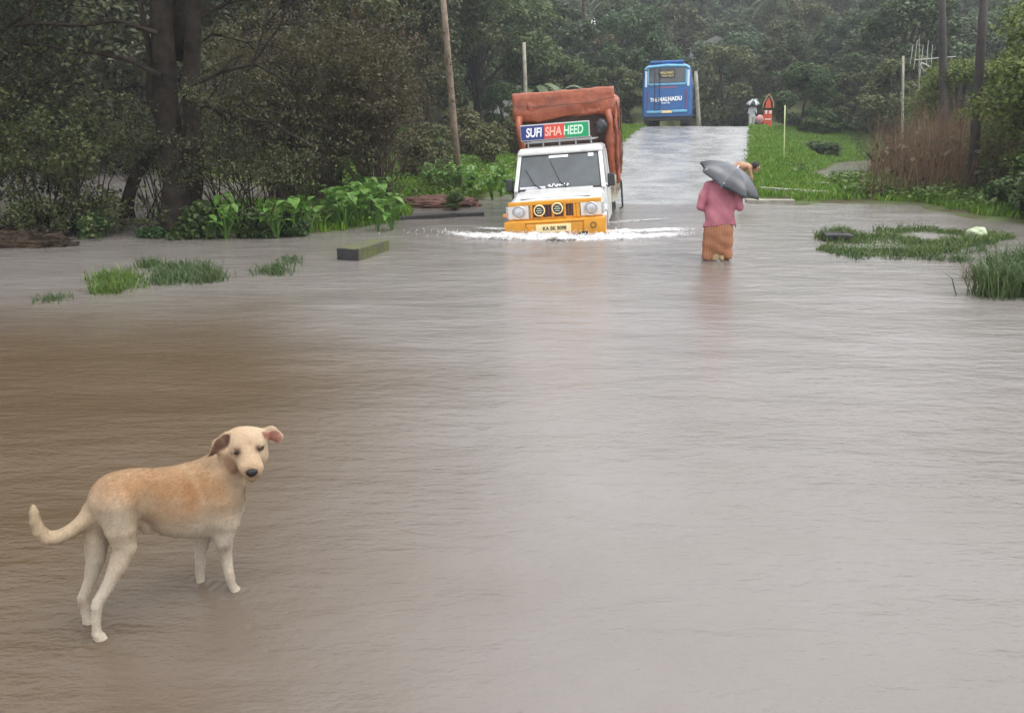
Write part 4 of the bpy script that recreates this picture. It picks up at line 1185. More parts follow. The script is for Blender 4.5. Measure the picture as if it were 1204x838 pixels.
for A, B in zip(rows[:-1], rows[1:]):
    for k_ in range(len(A)): bm.faces.new((A[k_], A[(k_ + 1) % len(A)], B[(k_ + 1) % len(A)], B[k_]))
bm.faces.new(rows[0]); bm.faces.new(rows[-1][::-1])
obj('flap', bm, m_tarp, tp_, True)
for s, x in ((-1, -.86), (1, .86)):   # drooping folds beside the board
    bm = bmesh.new()
    tube(bm, [(x, 2.48, 2.45), (x + s * .03, 2.44, 2.2), (x - s * .02, 2.46, 1.9), (x + s * .02, 2.48, 1.6), (x, 2.5, 1.25)], [.075, .055, .07, .05, .06], 10)
    obj('fold', bm, m_tarp, tp_, True)
bm = bmesh.new()
for (a, b_) in (((-.985, 2.42), (.985, 2.42)),):
    tube(bm, [(-1.0, 2.375, 2.66), (-.5, 2.365, 2.60), (0, 2.36, 2.61), (.5, 2.365, 2.60), (1.0, 2.375, 2.68)], [.009] * 5, 5)
for s in (-1, 1):
    tube(bm, [(s * 1.03, 2.5, 2.6), (s * 1.04, 3.1, 2.05), (s * 1.03, 3.7, 2.5), (s * 1.04, 4.3, 2.0), (s * 1.03, 4.9, 2.5)], [.009] * 5, 5)
    for y in (2.7, 3.3, 3.9, 4.5): tube(bm, [(s * 1.03, y, 2.3), (s * 1.05, y, 1.6), (s * .96, y + .02, 1.1)], [.008] * 3, 5)
obj('rope', bm, mat('rope', (.12, .06, .04), .9), tp_)
bm = bmesh.new()
bmesh.ops.create_icosphere(bm, subdivisions=3, radius=1)
for v in bm.verts:
    q = v.co; n = 1 + .25 * noise.noise(q * 2); v.co = Vector((.72 + q.x * .12 * n, 2.3 + q.y * .10 * n, 2.16 + q.z * .13 * n))
obj('dark_bundle', bm, m_black, truck, True)
bm = bmesh.new(); bx(bm, (0, 2.60, 2.1), (1.7, .04, .7), .01); obj('headboard', bm, mat('recess_shade_board', (.05, .025, .018), .8, var=.4), truck)  # board colour holds the dark shade of the recess under the flap

# bow wave of white froth in front of the truck, thinning out to both sides
def froth():
    right = np.array([hd[1], -hd[0]]); fwd = np.array([hd[0], hd[1]])
    Vs, Fs, Cs, n0 = [], [], [], 0
    def band(b0, b1, cf, wf, af, nu, nv, zf, seed):
        nonlocal n0
        u = np.linspace(b0, b1, nu)[:, None] * np.ones((1, nv)); t = np.ones((nu, 1)) * np.linspace(-1, 1, nv)[None, :]
        a__ = cf(u) + t * wf(u); x = TRUCK.x + right[0] * u + fwd[0] * a__; y = TRUCK.y + right[1] * u + fwd[1] * a__
        env = (1 - t * t) * af(u)
        nz_ = fbm(x, y, 6.0, seed) * .45 + fbm(x, y, 21.0, seed + 1) * .45
        z = .006 + zf(u) * env * np.clip(.75 + nz_, .12, 1.6)
        Vs.append(np.stack([x, y, z], -1).reshape(-1, 3)); Cs.append(np.repeat(env.reshape(-1, 1), 3, 1))
        i = np.arange(nu * nv).reshape(nu, nv) + n0; n0 += nu * nv
        Fs.append(np.stack([i[:-1, :-1], i[1:, :-1], i[1:, 1:], i[:-1, 1:]], -1).reshape(-1, 4))
    crest = lambda u: -.80 + np.where(u < 0, u * u * .10, u * u * .20)
    band(-2.3, 2.7, crest, lambda u: .46 + .06 * np.abs(u), lambda u: np.exp(-((u - .2) / 2.1) ** 4), 520, 70, lambda u: .06 * np.exp(-((u - .1) / 1.6) ** 2) + .02, 3)
    band(.85, 3.0, lambda u: .15 + (u - .85) * .42 + 0 * u, lambda u: .45 + 0 * u, lambda u: .70 * np.clip((3.0 - u) / 1.2, 0, 1), 230, 50, lambda u: .05 + 0 * u, 7)
    band(.85, 2.5, lambda u: 1.6 + (u - .85) * .8 + 0 * u, lambda u: .25 + 0 * u, lambda u: .50 * np.clip((2.5 - u) / .8, 0, 1), 160, 40, lambda u: .03 + 0 * u, 9)
    band(-1.9, -.85, lambda u: .25 - (u + .85) * .4 + 0 * u, lambda u: .22 + 0 * u, lambda u: .6 * np.clip((u + 1.9) / .7, 0, 1), 110, 34, lambda u: .03 + 0 * u, 11)
    V = np.concatenate(Vs); me = mesh_np('bow_wave', V, np.concatenate(Fs))
    C = np.concatenate(Cs); setcol(me, C); return me
m_foam = bpy.data.materials.new('white_froth'); m_foam.use_nodes = True
nt = m_foam.node_tree; b = nt.nodes['Principled BSDF']; b.inputs['Base Color'].default_value = (.52, .51, .50, 1); b.inputs['Roughness'].default_value = .5
tc = nt.nodes.new('ShaderNodeTexCoord')
at = nt.nodes.new('ShaderNodeAttribute'); at.attribute_name = 'Col'
n1 = noise_node(9, 7, rough=.7); n2 = noise_node(38, 4)
ma = nt.nodes.new('ShaderNodeMath'); ma.operation = 'MULTIPLY_ADD'; ma.inputs[1].default_value = .9; nt.links.new(n2.outputs['Fac'], ma.inputs[0]); nt.links.new(n1.outputs['Fac'], ma.inputs[2])
mb = nt.nodes.new('ShaderNodeMath'); mb.operation = 'ADD'; nt.links.new(ma.outputs[0], mb.inputs[0]); nt.links.new(at.outputs['Fac'], mb.inputs[1])
mr = nt.nodes.new('ShaderNodeMapRange'); mr.interpolation_type = 'SMOOTHSTEP'; mr.inputs[1].default_value = 1.20; mr.inputs[2].default_value = 1.66; nt.links.new(mb.outputs[0], mr.inputs[0])
nt.links.new(mr.outputs[0], b.inputs['Alpha'])
bp = nt.nodes.new('ShaderNodeBump'); bp.inputs['Strength'].default_value = .8; bp.inputs['Distance'].default_value = .03; nt.links.new(n2.outputs['Fac'], bp.inputs['Height']); nt.links.new(bp.outputs[0], b.inputs['Normal'])
tag(link('froth', froth(), m_foam, smooth=True), 'white froth of the bow wave breaking in front of the truck', 'foam', kind='stuff')

# ---------------------------------------------------------------- the bus
m_bblue = mat('blue_bus_paint', (.016, .115, .34), .35, var=.25, vscale=1.2, coat=.2)
m_lblue = mat('light_blue_trim', (.16, .42, .60), .4, var=.2, vscale=3)
m_btail = mat('white_tail_strip', (.62, .68, .78), .35)
sB, lB = 46.0, -4.08
bxy = road_xy(sB, lB)
bus = empty('bus', (bxy[0], bxy[1], roadz(sB) - .06), 0, 'blue bus seen from behind, driving away over the crest of the road', 'bus')
bus.rotation_euler = (R(0), R(-1.6), R(-12.0))
bm = bmesh.new()
prof = [(-1.22, .55), (-1.25, .75), (-1.25, 2.2), (-1.20, 2.75), (-1.10, 3.0), (-.9, 3.10), (0, 3.15), (.9, 3.10), (1.10, 3.0), (1.20, 2.75), (1.25, 2.2), (1.25, .75), (1.22, .55)]
def ring(y, k): return [bm.verts.new((x * k, y, .55 + (z - .55) * k)) for x, z in prof]
rg = [ring(-.0, .93), ring(.06, .985), ring(.18, 1.0), ring(9.6, 1.0), ring(9.8, .95)]
for A, B in zip(rg[:-1], rg[1:]):
    for i in range(len(A)): bm.faces.new((A[i], A[(i + 1) % len(A)], B[(i + 1) % len(A)], B[i]))
bm.faces.new(rg[0]); bm.faces.new(rg[-1][::-1])
obj('body', bm, m_bblue, bus)
bm = bmesh.new(); bx(bm, (-.05, .8, 3.22), (1.7, 1.2, .14), .04); obj('roof_carrier', bm, m_bblue, bus)
bm = bmesh.new(); prism(bm, [(-.88, 2.22), (.86, 2.22), (.93, 2.90), (-.96, 2.90)], -.03, .06); rw = obj('rear_window', bm, m_glass, bus)
bm = bmesh.new(); tube(bm, [(-1.12, -.0, 2.86), (-.95, -.03, 2.98), (0, -.04, 3.03), (.95, -.03, 2.98), (1.10, -.0, 2.86)], [.06, .065, .065, .065, .06], 8); obj('roof_trim', bm, m_lblue, bus)
bm = bmesh.new(); bx(bm, (0, -.02, 2.13), (1.85, .05, .10), .02)
for s in (-1, 1): bx(bm, (s * .95, -.015, 2.5), (.07, .04, .76), .015)
obj('window_trim', bm, m_lblue, bus)
bm = bmesh.new(); bx(bm, (-.02, -.045, 2.60), (.80, .02, .34), .005); db = obj('destination_board', bm, m_black, rw)
m_amb = mat('faded_yellow_lettering', (.62, .50, .24), .6)
text_obj('lettering', 'MALNAD', .17, m_amb, db, (-.02, -.058, 2.68), (PI / 2, 0, 0), width=.68, bold=.006)
text_obj('lettering', 'TRAVELS', .12, m_amb, db, (.02, -.058, 2.53), (PI / 2, 0, 0), width=.62, bold=.003)
for s in (-1, 1):
    bm = bmesh.new(); bx(bm, (s * 1.06, .0, 2.40), (.12, .06, .78), .02); obj('tail_strip', bm, m_btail, bus)
    bm = bmesh.new(); bx(bm, (s * .98, -.0, 1.35), (.07, .05, .95), .015); obj('tail_light', bm, mat('purple_red_lamp', (.16, .05, .14), .3), bus)
bm = bmesh.new(); prism(bm, [(-.85, .92), (.85, .92), (.88, 1.95), (-.88, 1.95)], -.012, .05); en = obj('engine_door', bm, m_bblue, bus)
bm = bmesh.new(); bx(bm, (0, -.02, 1.98), (1.0, .02, .08), .005); obj('red_stripe', bm, mat('faded_pink', (.25, .12, .22), .5), bus)
text_obj('lettering', 'THE', .24, m_wlet, en, (-.66, -.02, 1.37), (PI / 2, 0, 0), width=.36, bold=.012)
text_obj('lettering', 'MALNADU', .27, m_wlet, en, (.17, -.02, 1.40), (PI / 2, R(-2), 0), width=1.18, bold=.014)
text_obj('lettering', 'travels', .14, m_btail, en, (-.05, -.02, 1.22), (PI / 2, 0, 0), width=.42, bold=.006)
bm = bmesh.new()
for x in (-.62, -.36): tube(bm, [(x, -.07, .75), (x, -.07, 2.2), (x, -.06, 3.0), (x, .2, 3.2)], [.018] * 4, 6)
for k_ in range(7): tube(bm, [(-.62, -.07, .85 + k_ * .3), (-.36, -.07, .85 + k_ * .3)], [.013] * 2, 5)
obj('ladder', bm, mat('dark_blue_rail', (.012, .03, .09), .5), bus)
bm = bmesh.new(); bx(bm, (-.62, -.03, .78), (.80, .12, .13), .03); obj('bumper_corner', bm, m_lblue, bus)
bm = bmesh.new(); bx(bm, (.66, -.03, .80), (.75, .12, .13), .03); obj('bumper_corner', bm, m_lblue, bus)
bm = bmesh.new(); bx(bm, (.02, -.06, .78), (.50, .03, .12), .004); obj('number_plate', bm, m_plate, bus)
bm = bmesh.new(); bx(bm, (0, 1.8, .48), (2.2, 3.4, .30), .03); bx(bm, (0, 6.5, .5), (2.2, 3.0, .25), .03); obj('underbody', bm, m_black, bus)
for s in (-1, 1):
    for y in (1.9, 7.4):
        wb = bmesh.new(); lathe(wb, [(.25, -.24), (.42, -.26), (.49, -.20), (.50, -.02), (.47, 0), (.50, .02), (.49, .20), (.42, .26), (.25, .24)], (s * .93, y, .49), 'x', 28)
        wh = obj('wheel', wb, m_rubber, bus, True)
    bm = bmesh.new(); bx(bm, (s * .93, .9, .42), (.5, .02, .5), .004); obj('mudflap', bm, m_black, bus)
    bm = bmesh.new()
    for k_ in range(7): bx(bm, (s * 1.235, 1.2 + k_ * 1.15, 2.15), (.03, 1.0, .75), .02)
    obj('side_windows', bm, m_glass, bus)

# ---------------------------------------------------------------- poles
m_conc = mat('weathered_concrete', (.30, .28, .23), .85, var=.35, vscale=5, bump=.3, bscale=30)
m_wood = mat('weathered_wood_pole', (.22, .17, .12), .85, var=.4, vscale=6, bump=.5, bscale=30)
m_pdark = mat('dark_wet_pole', (.035, .028, .026), .8, var=.4, vscale=6, bump=.5, bscale=30)
def pole(p0, p1, r0, r1, m_, lb, name='utility_pole', extra=None, cat='pole'):
    p0, p1 = Vector(p0), Vector(p1); z = h1(p0.x, p0.y)
    e = empty(name, (p0.x, p0.y, z), 0, lb, cat)
    bm = bmesh.new(); d = p1 - Vector((p0.x, p0.y, z))
    tube(bm, [d * -.05, d * .33, d * .66, d], [r0, r0 + (r1 - r0) * .33, r0 + (r1 - r0) * .66, r1], 10)
    obj('shaft', bm, m_, e, True)
    if extra: extra(e, d)
    return e
def polept(px, py, Y): return AT(px, py, Y)
def ins(e, d):
    bm = bmesh.new(); bx(bm, d * .93, (1.3, .08, .09), .01); ca = obj('crossarm', bm, m_conc, e)
    for x in (-.55, 0, .55):
        bm = bmesh.new(); lathe(bm, [(0, .0), (.05, .0), (.035, .05), (.05, .08), (.02, .14), (0, .15)], d * .93 + Vector((x, 0, .045)), 'z', 12); obj('insulator', bm, m_wlet, ca, True)
pole(G(540, 214, .35), polept(516, -60, 21.8), .10, .065, m_wood, 'tall slightly leaning wooden pole on the left grassy bank', extra=ins)
pole(polept(619, 160, 45), polept(616, 50, 45), .13, .09, m_conc, 'concrete pole rising right behind the truck', extra=None)
pole(polept(823, 146, 62), polept(818, 84, 62), .16, .12, m_conc, 'short concrete pole just right of the blue bus')
pole(polept(408, 180, 46), polept(409, -20, 46), .06, .05, m_conc, 'thin grey pole above the brown thicket on the left')
def arm(e, d):
    bm = bmesh.new(); q = d * .9; bx(bm, q, (.9, .07, .07), .01); obj('crossarm', bm, m_pdark, e)
pole(G(1110, 197, .2), polept(1107, -40, G(1110, 197, .2).y), .15, .11, m_pdark, 'thinner upright dark pole standing in the dry reeds')
pole(G(1142, 230, .1), polept(1160, -50, G(1142, 230, .1).y + .3), .125, .085, m_pdark, 'thick dark pole leaning right at the edge of the reeds', extra=arm)
pole(polept(1062, 160, 46), polept(1062, 66, 46), .07, .06, m_conc, 'thin grey pole in front of the forest on the right')
pole(polept(923, 172, 33), polept(923, 124, 33), .022, .02, mat('pale_stake', (.55, .60, .30), .6), 'thin pale yellow stake in the embankment grass', name='stake', cat='stake')
# aerial on its own mast
am = polept(1082, 165, 44); at_ = polept(1081, 45, 44)
e = empty('antenna_mast', (am.x, am.y, h1(am.x, am.y)), 0, 'rooftop style television aerial on a thin mast left of the dark poles', 'antenna')
d = at_ - Vector(e.location)
bm = bmesh.new(); tube(bm, [(0, 0, -.2), d], [.03, .02], 6); obj('mast', bm, m_conc, e)
bm = bmesh.new(); zt = d.z
m_alu = mat('aluminium', (.45, .45, .45), .4, metal=.3)
tube(bm, [(d.x - .1, d.y, zt - 1.0), (d.x + 1.9, d.y, zt - .85)], [.02, .02], 5)
for i, x in enumerate((-.3, -.1, .25, .5, .75)): tube(bm, [(d.x + x, d.y, zt - 1.2 - .25 * (i % 3)), (d.x + x * .9, d.y, zt - .3 + .2 * (i % 2))], [.014, .014], 4)
pts = [(d.x + .1 +   .5 * math.cos(t) * .8 + .5, d.y, zt - 1.45 + .16 * math.sin(t) - .25 * math.cos(t)) for t in np.linspace(0, 2 * PI, 17)]
tube(bm, pts, [.022] * 17, 5)
obj('aerial', bm, m_alu, e)

# ---------------------------------------------------------------- kerb stones and path edges
m_moss = mat('mossy_stone', (.075, .085, .018), .9, var=.6, vscale=9, bump=1, bscale=25, dark=(.06, .055, .045))
m_dkst = mat('dark_wet_stone', (.018, .017, .017), .7, var=.5, vscale=7, bump=.6, bscale=25)
def stone(c, s, rz, m_, lb, rot=(0, 0)):
    bm = bmesh.new(); bx(bm, (0, 0, 0), s, .012)
    bmesh.ops.subdivide_edges(bm, edges=bm.edges[:], cuts=3, use_grid_fill=True)
    for v in bm.verts: v.co += Vector((noise.noise(v.co * 6 + Vector(c)), noise.noise(v.co * 6 + Vector((5, 0, 0))), noise.noise(v.co * 7 + Vector((0, 9, 0))))) * .014
    o = obj('kerb_stone', bm, m_); o.location = c; o.rotation_euler = (rot[0], rot[1], rz)
    return tag(o, lb, 'kerb stone')
p = G(404, 306, 0)
k1 = stone((p.x + .20, p.y + .48, .02), (.34, .95, .28), R(-18), m_moss, 'mossy kerb stone with a black end face standing in the flood on the left')
k1.data.materials.append(m_dkst)
for f in k1.data.polygons:
    if f.normal.y < -.5: f.material_index = 1
p = G(990, 284, 0)
stone((p.x, p.y + .25, .0), (.42, .62, .22), R(-12), m_dkst, 'dark kerb stone sticking out of the weedy island strip on the right')
for i, (px, py, s, rz, lb) in enumerate(((492, 254, (.30, 1.5, .10), -60, 'flat grey kerb slab at the corner of the left bank'), (548, 251, (.28, .7, .08), -74, 'short flat kerb slab between the red soil and the small shrub'),
                           (930, 228, (.35, 1.9, .12), 38, 'pale concrete slab lying askew at the foot of the embankment'), (905, 236, (.30, 1.1, .10), 82, 'pale flat slab along the water at the embankment foot'), (962, 222, (.25, .8, .10), 60, 'small pale slab right of the askew concrete slab'))):
    p = G(px, py, .05); z = max(h1(p.x, p.y) + .03, .03)
    stone((p.x, p.y, z), s, R(rz), m_conc if i > 1 else m_dkst, lb)
# pale rock
bm = bmesh.new(); bmesh.ops.create_icosphere(bm, subdivisions=4, radius=1)
for v in bm.verts:
    n = 1 + .2 * noise.noise(v.co * 1.7); v.co = Vector((v.co.x * .17 * n, v.co.y * .12 * n, v.co.z * .10 * n))
o = obj('rock', bm, mat('pale_rock', (.38, .44, .28), .8, var=.3, vscale=9)); p = G(1148, 279, 0); o.location = (p.x, p.y, .07)
tag(o, 'pale rounded rock beside the water behind the island strip', 'rock')
# red soil mound
bm = bmesh.new(); bmesh.ops.create_icosphere(bm, subdivisions=5, radius=1)
for v in bm.verts:
    q = v.co.copy(); n = 1 + .12 * noise.fractal(q * 4, 1, 2, 5); v.co = Vector((q.x * 1.0 * n, q.y * .6 * n, q.z * .20 * n))
o = obj('soil_mound', bm, mat('red_soil', (.12, .058, .042), .95, var=.5, vscale=6, bump=1, bscale=30)); p = G(510, 243, .02); o.location = (p.x, p.y + .35, max(.05, h1(p.x, p.y + .35)))
o.rotation_euler = (0, 0, R(5)); tag(o, 'mound of reddish brown soil on the left bank', 'soil mound')

# ---------------------------------------------------------------- houses half hidden in the wood
m_wall = mat('white_wall', (.60, .60, .58), .8, var=.2, vscale=2)
m_roofh = mat('grey_roof', (.20, .19, .18), .8, var=.4, vscale=4)
def house(px, py, Y, W_, D_, H_, rz, lb):
    p = AT(px, py, Y); e = empty('house', (p.x, p.y, p.z), rz, lb, 'house')
    bm = bmesh.new(); bx(bm, (0, 0, H_ / 2 - 1), (W_, D_, H_ + 2), .02); wl = obj('wall', bm, m_wall, e)
    bm = bmesh.new(); prism(bm, [(-W_ / 2 - .4, H_), (W_ / 2 + .4, H_), (0, H_ + W_ * .25)], -D_ / 2 - .4, D_ / 2 + .4); obj('roof', bm, m_roofh, e)
    for x in (-W_ * .28, W_ * .28):
        bm = bmesh.new(); bx(bm, (x, -D_ / 2 - .01, H_ * .55), (W_ * .16, .06, H_ * .35), .01); obj('window', bm, m_glass, wl)
    bm = bmesh.new(); bx(bm, (0, -D_ / 2 - .01, H_ * .36), (W_ * .14, .06, H_ * .72), .01); obj('door', bm, m_wood, wl)
house(586, 112, 62, 2.4, 4, 1.1, R(12), 'small white house mostly hidden by trees left of the concrete pole')
house(838, 80, 92, 5.0, 5, 1.6, R(-8), 'pale house showing through the trees right of the blue bus')
house(1196, 18, 130, 8, 6, 3.2, R(-20), 'white house high on the hill at the top right')

# spray thrown up by the bow wave
def spray():
    r_ = np.random.default_rng(8); base = bmesh.new(); bmesh.ops.create_icosphere(base, subdivisions=1, radius=1)
    bv = np.array([v.co[:] for v in base.verts]); bf = np.array([[v.index for v in f.verts] for f in base.faces]); base.free()
    right = np.array([hd[1], -hd[0], 0]); fwd = np.array([hd[0], hd[1], 0]); Vs, Fs = [], []
    for i in range(1500):
        u = r_.normal() * 1.0 + .2; a__ = -.80 + (u * u * .10 if u < 0 else u * u * .2) + r_.normal() * .25
        c = np.array([TRUCK.x, TRUCK.y, 0]) + right * u + fwd * a__ + np.array([0, 0, abs(r_.normal()) * .05 * math.exp(-(u / 1.6) ** 2) + .02])
        rr = r_.uniform(.0025, .009); Vs.append(bv * np.array([rr * r_.uniform(.8, 1.6), rr, rr * r_.uniform(.8, 1.8)]) + c); Fs.append(bf + len(bv) * len(Fs))
    return mesh_np('spray', np.concatenate(Vs), np.concatenate(Fs))
tag(link('spray', spray(), mat('spray_white', (.55, .54, .53), .4), smooth=True), 'fine white spray above the bow wave of the truck', 'foam', kind='stuff')
# ---------------------------------------------------------------- the dog
def build_dog():
    F0 = G(257, 692); R0 = G(109, 744)
    a = Vector((F0 - R0)); L_ax = a.length; a.normalize()
    n = Vector((a.y, -a.x, 0))            # its right flank, towards the camera
    if n.dot(Vector((0, 0, 0)) - R0) < 0: n = -n
    C0 = Vector((0, 0, CAMZ))
    def DP(px, py, lat=0.0):
        d = ray(px, py); t = ((R0 - C0).dot(n) + lat) / d.dot(n)
        return np.array(C0 + d * t)
    def latg(px, py): return (G(px, py) - R0).dot(n)
    nn = np.array(n)
    lo = np.array([min(R0.x, F0.x) - .40, min(R0.y, F0.y) - .32, -.05]); hi = np.array([F0.x + .30, F0.y + .30, .82])
    g = SDF(lo, hi, .0062)
    def K(pts, k=.02, sq=None, P=None):
        k = .003 if k <= .02 else k
        ps = [DP(*p[:3]) for p in pts]; rs = [p[3] for p in pts]
        return g.chain(ps, rs, k, sq, P)
    def model(P=None):
        q = (nn, .74)
        # trunk: rump, loin, ribs, chest, shoulders
        T = K([(137, 582, 0, .088), (160, 579, 0, .082), (185, 581, 0, .088), (208, 588, 0, .118), (232, 590, 0, .130), (252, 588, .0, .112)], .04, q, P)
        T = smin(T, K([(205, 600, 0, .090), (236, 598, 0, .100), (262, 588, .01, .085)], .03, q, P), .03)
        T = smin(T, K([(205, 575, -.01, .075), (226, 568, -.01, .080), (246, 560, 0, .075)], .03, q, P), .04)   # withers
        # hollow flanks, shoulder blades, elbows and hip bones
        for sg in (1, -1):
            T = -smin(-T, K([(172, 596, .145 * sg, .055), (180, 590, .150 * sg, .055)], .03, None, P), .04)
            T = -smin(-T, K([(226, 600, .165 * sg, .045), (222, 585, .165 * sg, .045)], .03, None, P), .04)
            T = smin(T, K([(243, 566, .055 * sg, .030), (250, 590, .075 * sg, .040), (256, 606, .07 * sg, .038)], .03, None, P), .02)
        # neck to skull
        T = smin(T, K([(250, 572, .0, .098), (262, 556, .015, .083), (273, 541, .03, .068), (283, 530, .05, .060)], .03, None, P), .045)
        # loose skin folds along the neck
        T = smin(T, K([(262, 533, .075, .020), (272, 551, .095, .020), (284, 570, .085, .018)], .01, None, P), .03)
        # thighs
        legs = []
        fn, ff = latg(115, 751), latg(103, 732); rn, rf = latg(279, 695), latg(236, 687)
        legs.append(K([(138, 592, .045, .073), (142, 620, .055, .056), (147, 642, .06, .038), (139, 664, .06, .031), (127, 688, fn * .7 + .02, .0205), (116, 706, fn, .0185), (114, 712, fn, .0185), (113, 730, fn, .0140), (114, 744, fn, .0160), (118, 750, fn, .020), (123, 753, fn, .016)], .02, None, P))
        legs.append(K([(118, 600, -.04, .056), (114, 630, -.045, .045), (113, 655, -.05, .034), (107, 680, ff * .8, .022), (98, 702, ff, .0180), (98, 708, ff, .0175), (101, 722, ff, .0140), (103, 730, ff, .017), (108, 734, ff, .018)], .02, None, P))
        legs.append(K([(262, 588, .05, .074), (264, 612, .06, .056), (262, 634, .06, .036), (266, 655, rn * .8, .0215), (269, 671, rn, .0170), (270, 677, rn, .0175), (273, 687, rn, .0140), (277, 694, rn, .0185), (285, 697, rn, .015)], .02, None, P))
        legs.append(K([(243, 600, -.05, .065), (239, 628, -.055, .034), (236, 650, rf * .9, .022), (235, 672, rf, .017), (236, 684, rf, .0155), (239, 689, rf, .019)], .02, None, P))
        tail = K([(122, 588, 0, .042), (112, 600, -.01, .032), (98, 613, -.02, .027), (84, 624, -.03, .025), (69, 631, -.045, .0245), (56, 632, -.05, .0235), (47, 624, -.05, .020), (42, 612, -.05, .016), (40, 601, -.05, .013), (39, 594, -.05, .006)], .015, None, P)
        D = smin(T, tail, .035)
        D = smin(D, K([(160, 611, .0, .028), (170, 618, .0, .020), (172, 622, .0, .014)], .01, None, P), .02)     # sheath
        base = D; out = D
        for L in legs: out = np.minimum(out, smin(base, L, .035))
        # head: skull, cheeks, muzzle, brow; it looks back at the camera
        H = Vector(DP(289, 525, .075)); vd = (C0 - H).normalized()
        rt = vd.cross(Vector((0, 0, 1))).normalized(); rt = rt if rt.x > 0 else -rt; upv = rt.cross(vd).normalized(); upv = upv if upv.z > 0 else -upv
        dep = (H - C0).length; px1 = dep * .0 + 1 / FPX * dep * .97
        def HP(px, py, fw): # a head point: pixel offset from the skull centre, fw metres towards the camera
            r = ray(px, py).normalized(); t = (dep - fw) / r.dot(-vd); return np.array(C0 + r * t)
        cc = lambda p1, r1, p2, r2, sq=None: g.cone(HP(*p1), r1, HP(*p2), r2, sq, P)
        Hd = cc((287, 524, -.02), .071, (289, 523, .02), .066)
        Hd = smin(Hd, cc((280, 519, 0), .050, (299, 518, 0), .050), .03)
        Hd = smin(Hd, cc((277, 537, .0), .040, (303, 536, .0), .040), .03)       # cheeks
        Hd = smin(Hd, cc((289, 530, .04), .054, (296, 550, .095), .037), .035)  # muzzle
        Hd = smin(Hd, cc((287, 549, .09), .022, (290, 556, .09), .015), .015)    # lips
        Hd = smin(Hd, cc((303, 549, .09), .021, (302, 556, .09), .015), .015)
        Hd = smin(Hd, cc((296, 560, .06), .022, (296, 561, .10), .014), .012)   # chin
        Hd = smin(Hd, cc((277, 526, .045), .014, (285, 528, .055), .014), .015)  # brows
        Hd = smin(Hd, cc((298, 523, .055), .013, (306, 522, .045), .013), .015)
        vn = np.array(vd)
        for (p1, p2, p3) in (((306, 511, 0, .020), (319, 508, .005, .024), (327, 514, .03, .023)), ((267, 514, .02, .022), (257, 522, .055, .021), (248, 534, .07, .011))):
            Hd = smin(Hd, g.cone(HP(*p1[:3]), p1[3], HP(*p2[:3]), p2[3], (vn, .42), P), .012)
            Hd = smin(Hd, g.cone(HP(*p2[:3]), p2[3], HP(*p3[:3]), p3[3], (vn, .42), P), .008)
        # eye sockets
        for e_ in ((279.5, 532), (303.5, 528)):
            Hd = np.maximum(Hd, -g.cone(HP(e_[0] - 1.5, e_[1], .076), .0085, HP(e_[0] + 1.5, e_[1], .076), .0085, None, P) * .8 - .001) if False else Hd
        out = smin(out, Hd, .035)
        return out, HP
    Fv, HP = model()
    V, Q = surface_nets(Fv, g.lo, g.h)
    # smooth once
    A = np.zeros_like(V); c = np.zeros(len(V))
    for i in range(4):
        np.add.at(A, Q[:, i], V[Q[:, (i + 1) % 4]]); np.add.at(c, Q[:, i], 1)
    V = .5 * V + .5 * A / c[:, None]
    # coat colours in body coordinates
    o = np.array(R0); s = (V - o) @ np.array(a); lat = (V - o) @ nn; z = V[:, 2]
    col = np.empty((len(V), 3)); cream = np.array([.41, .315, .21]); tan = np.array([.27, .135, .055]); whitish = np.array([.44, .385, .31]); dark = np.array([.12, .055, .035])
    col[:] = cream
    def mixin(cn, f): 
        f = np.clip(f, 0, 1)[:, None]; col[:] = col * (1 - f) + cn * f
    ss_ = lambda x, a_, b_: np.clip((x - a_) / (b_ - a_), 0, 1) ** 2 * (3 - 2 * np.clip((x - a_) / (b_ - a_), 0, 1))
    nz = np.array([noise.fractal(Vector(v) * 7, 1, 2, 4) for v in V[:: 1]])
    gauss = lambda cs, cz, ws_, wz_: np.exp(-((s - cs) / ws_) ** 2 - ((z - cz) / wz_) ** 2)
    saddle = ss_(z + .05 * nz, .44, .56) * ss_(s, -.02, .10) * (1 - ss_(s, .58, .66))
    mixin(tan, .55 * saddle)
    pS = lambda px, py: ((Vector(DP(px, py)) - R0).dot(a), DP(px, py)[2])
    for (px, py, w1, w2, k_) in ((205, 590, .11, .085, .70), (222, 566, .08, .05, .85), (165, 565, .09, .035, .6), (250, 566, .05, .06, .85), (180, 575, .08, .05, .5), (258, 590, .05, .06, .35), (132, 570, .05, .05, .35)):
        cs, cz = pS(px, py); mixin(tan, k_ * gauss(cs, cz, w1, w2) * (1 + .5 * nz))
    cs, cz = pS(228, 575)
    mixin(cream * 1.05, .25 * np.exp(-((s - cs - .25 * (cz - z)) / .014) ** 2) * ss_(z, cz - .08, cz - .02))
    mixin(whitish * 1.05, ss_(.42 - z + .05 * nz, 0, .22) * .85)                       # legs and belly
    cs, cz = pS(128, 605); mixin(whitish * 1.04, .55 * gauss(cs, cz, .05, .08))
    mixin(whitish, ss_(-z, -.42, -.34) * ss_(s, .1, .2) * .4)
    # pink-grey bare patches on the elbows, hocks and knee
    for (px, py, lt, w_, cl, k_) in ((255, 636, .1, .018, (.20, .12, .08), .7), (118, 728, .1, .012, (.20, .06, .03), .8), (121, 710, .1, .010, (.22, .12, .09), .6), (134, 668, .1, .022, (.42, .26, .15), .5), (101, 720, -.1, .016, (.22, .11, .08), .6), (268, 665, .1, .02, (.42, .29, .19), .5)):
        cs, cz = pS(px, py); mixin(np.array(cl), k_ * gauss(cs, cz, w_, w_ * 1.2) * (1 if lt > 0 else (lat < 0)))
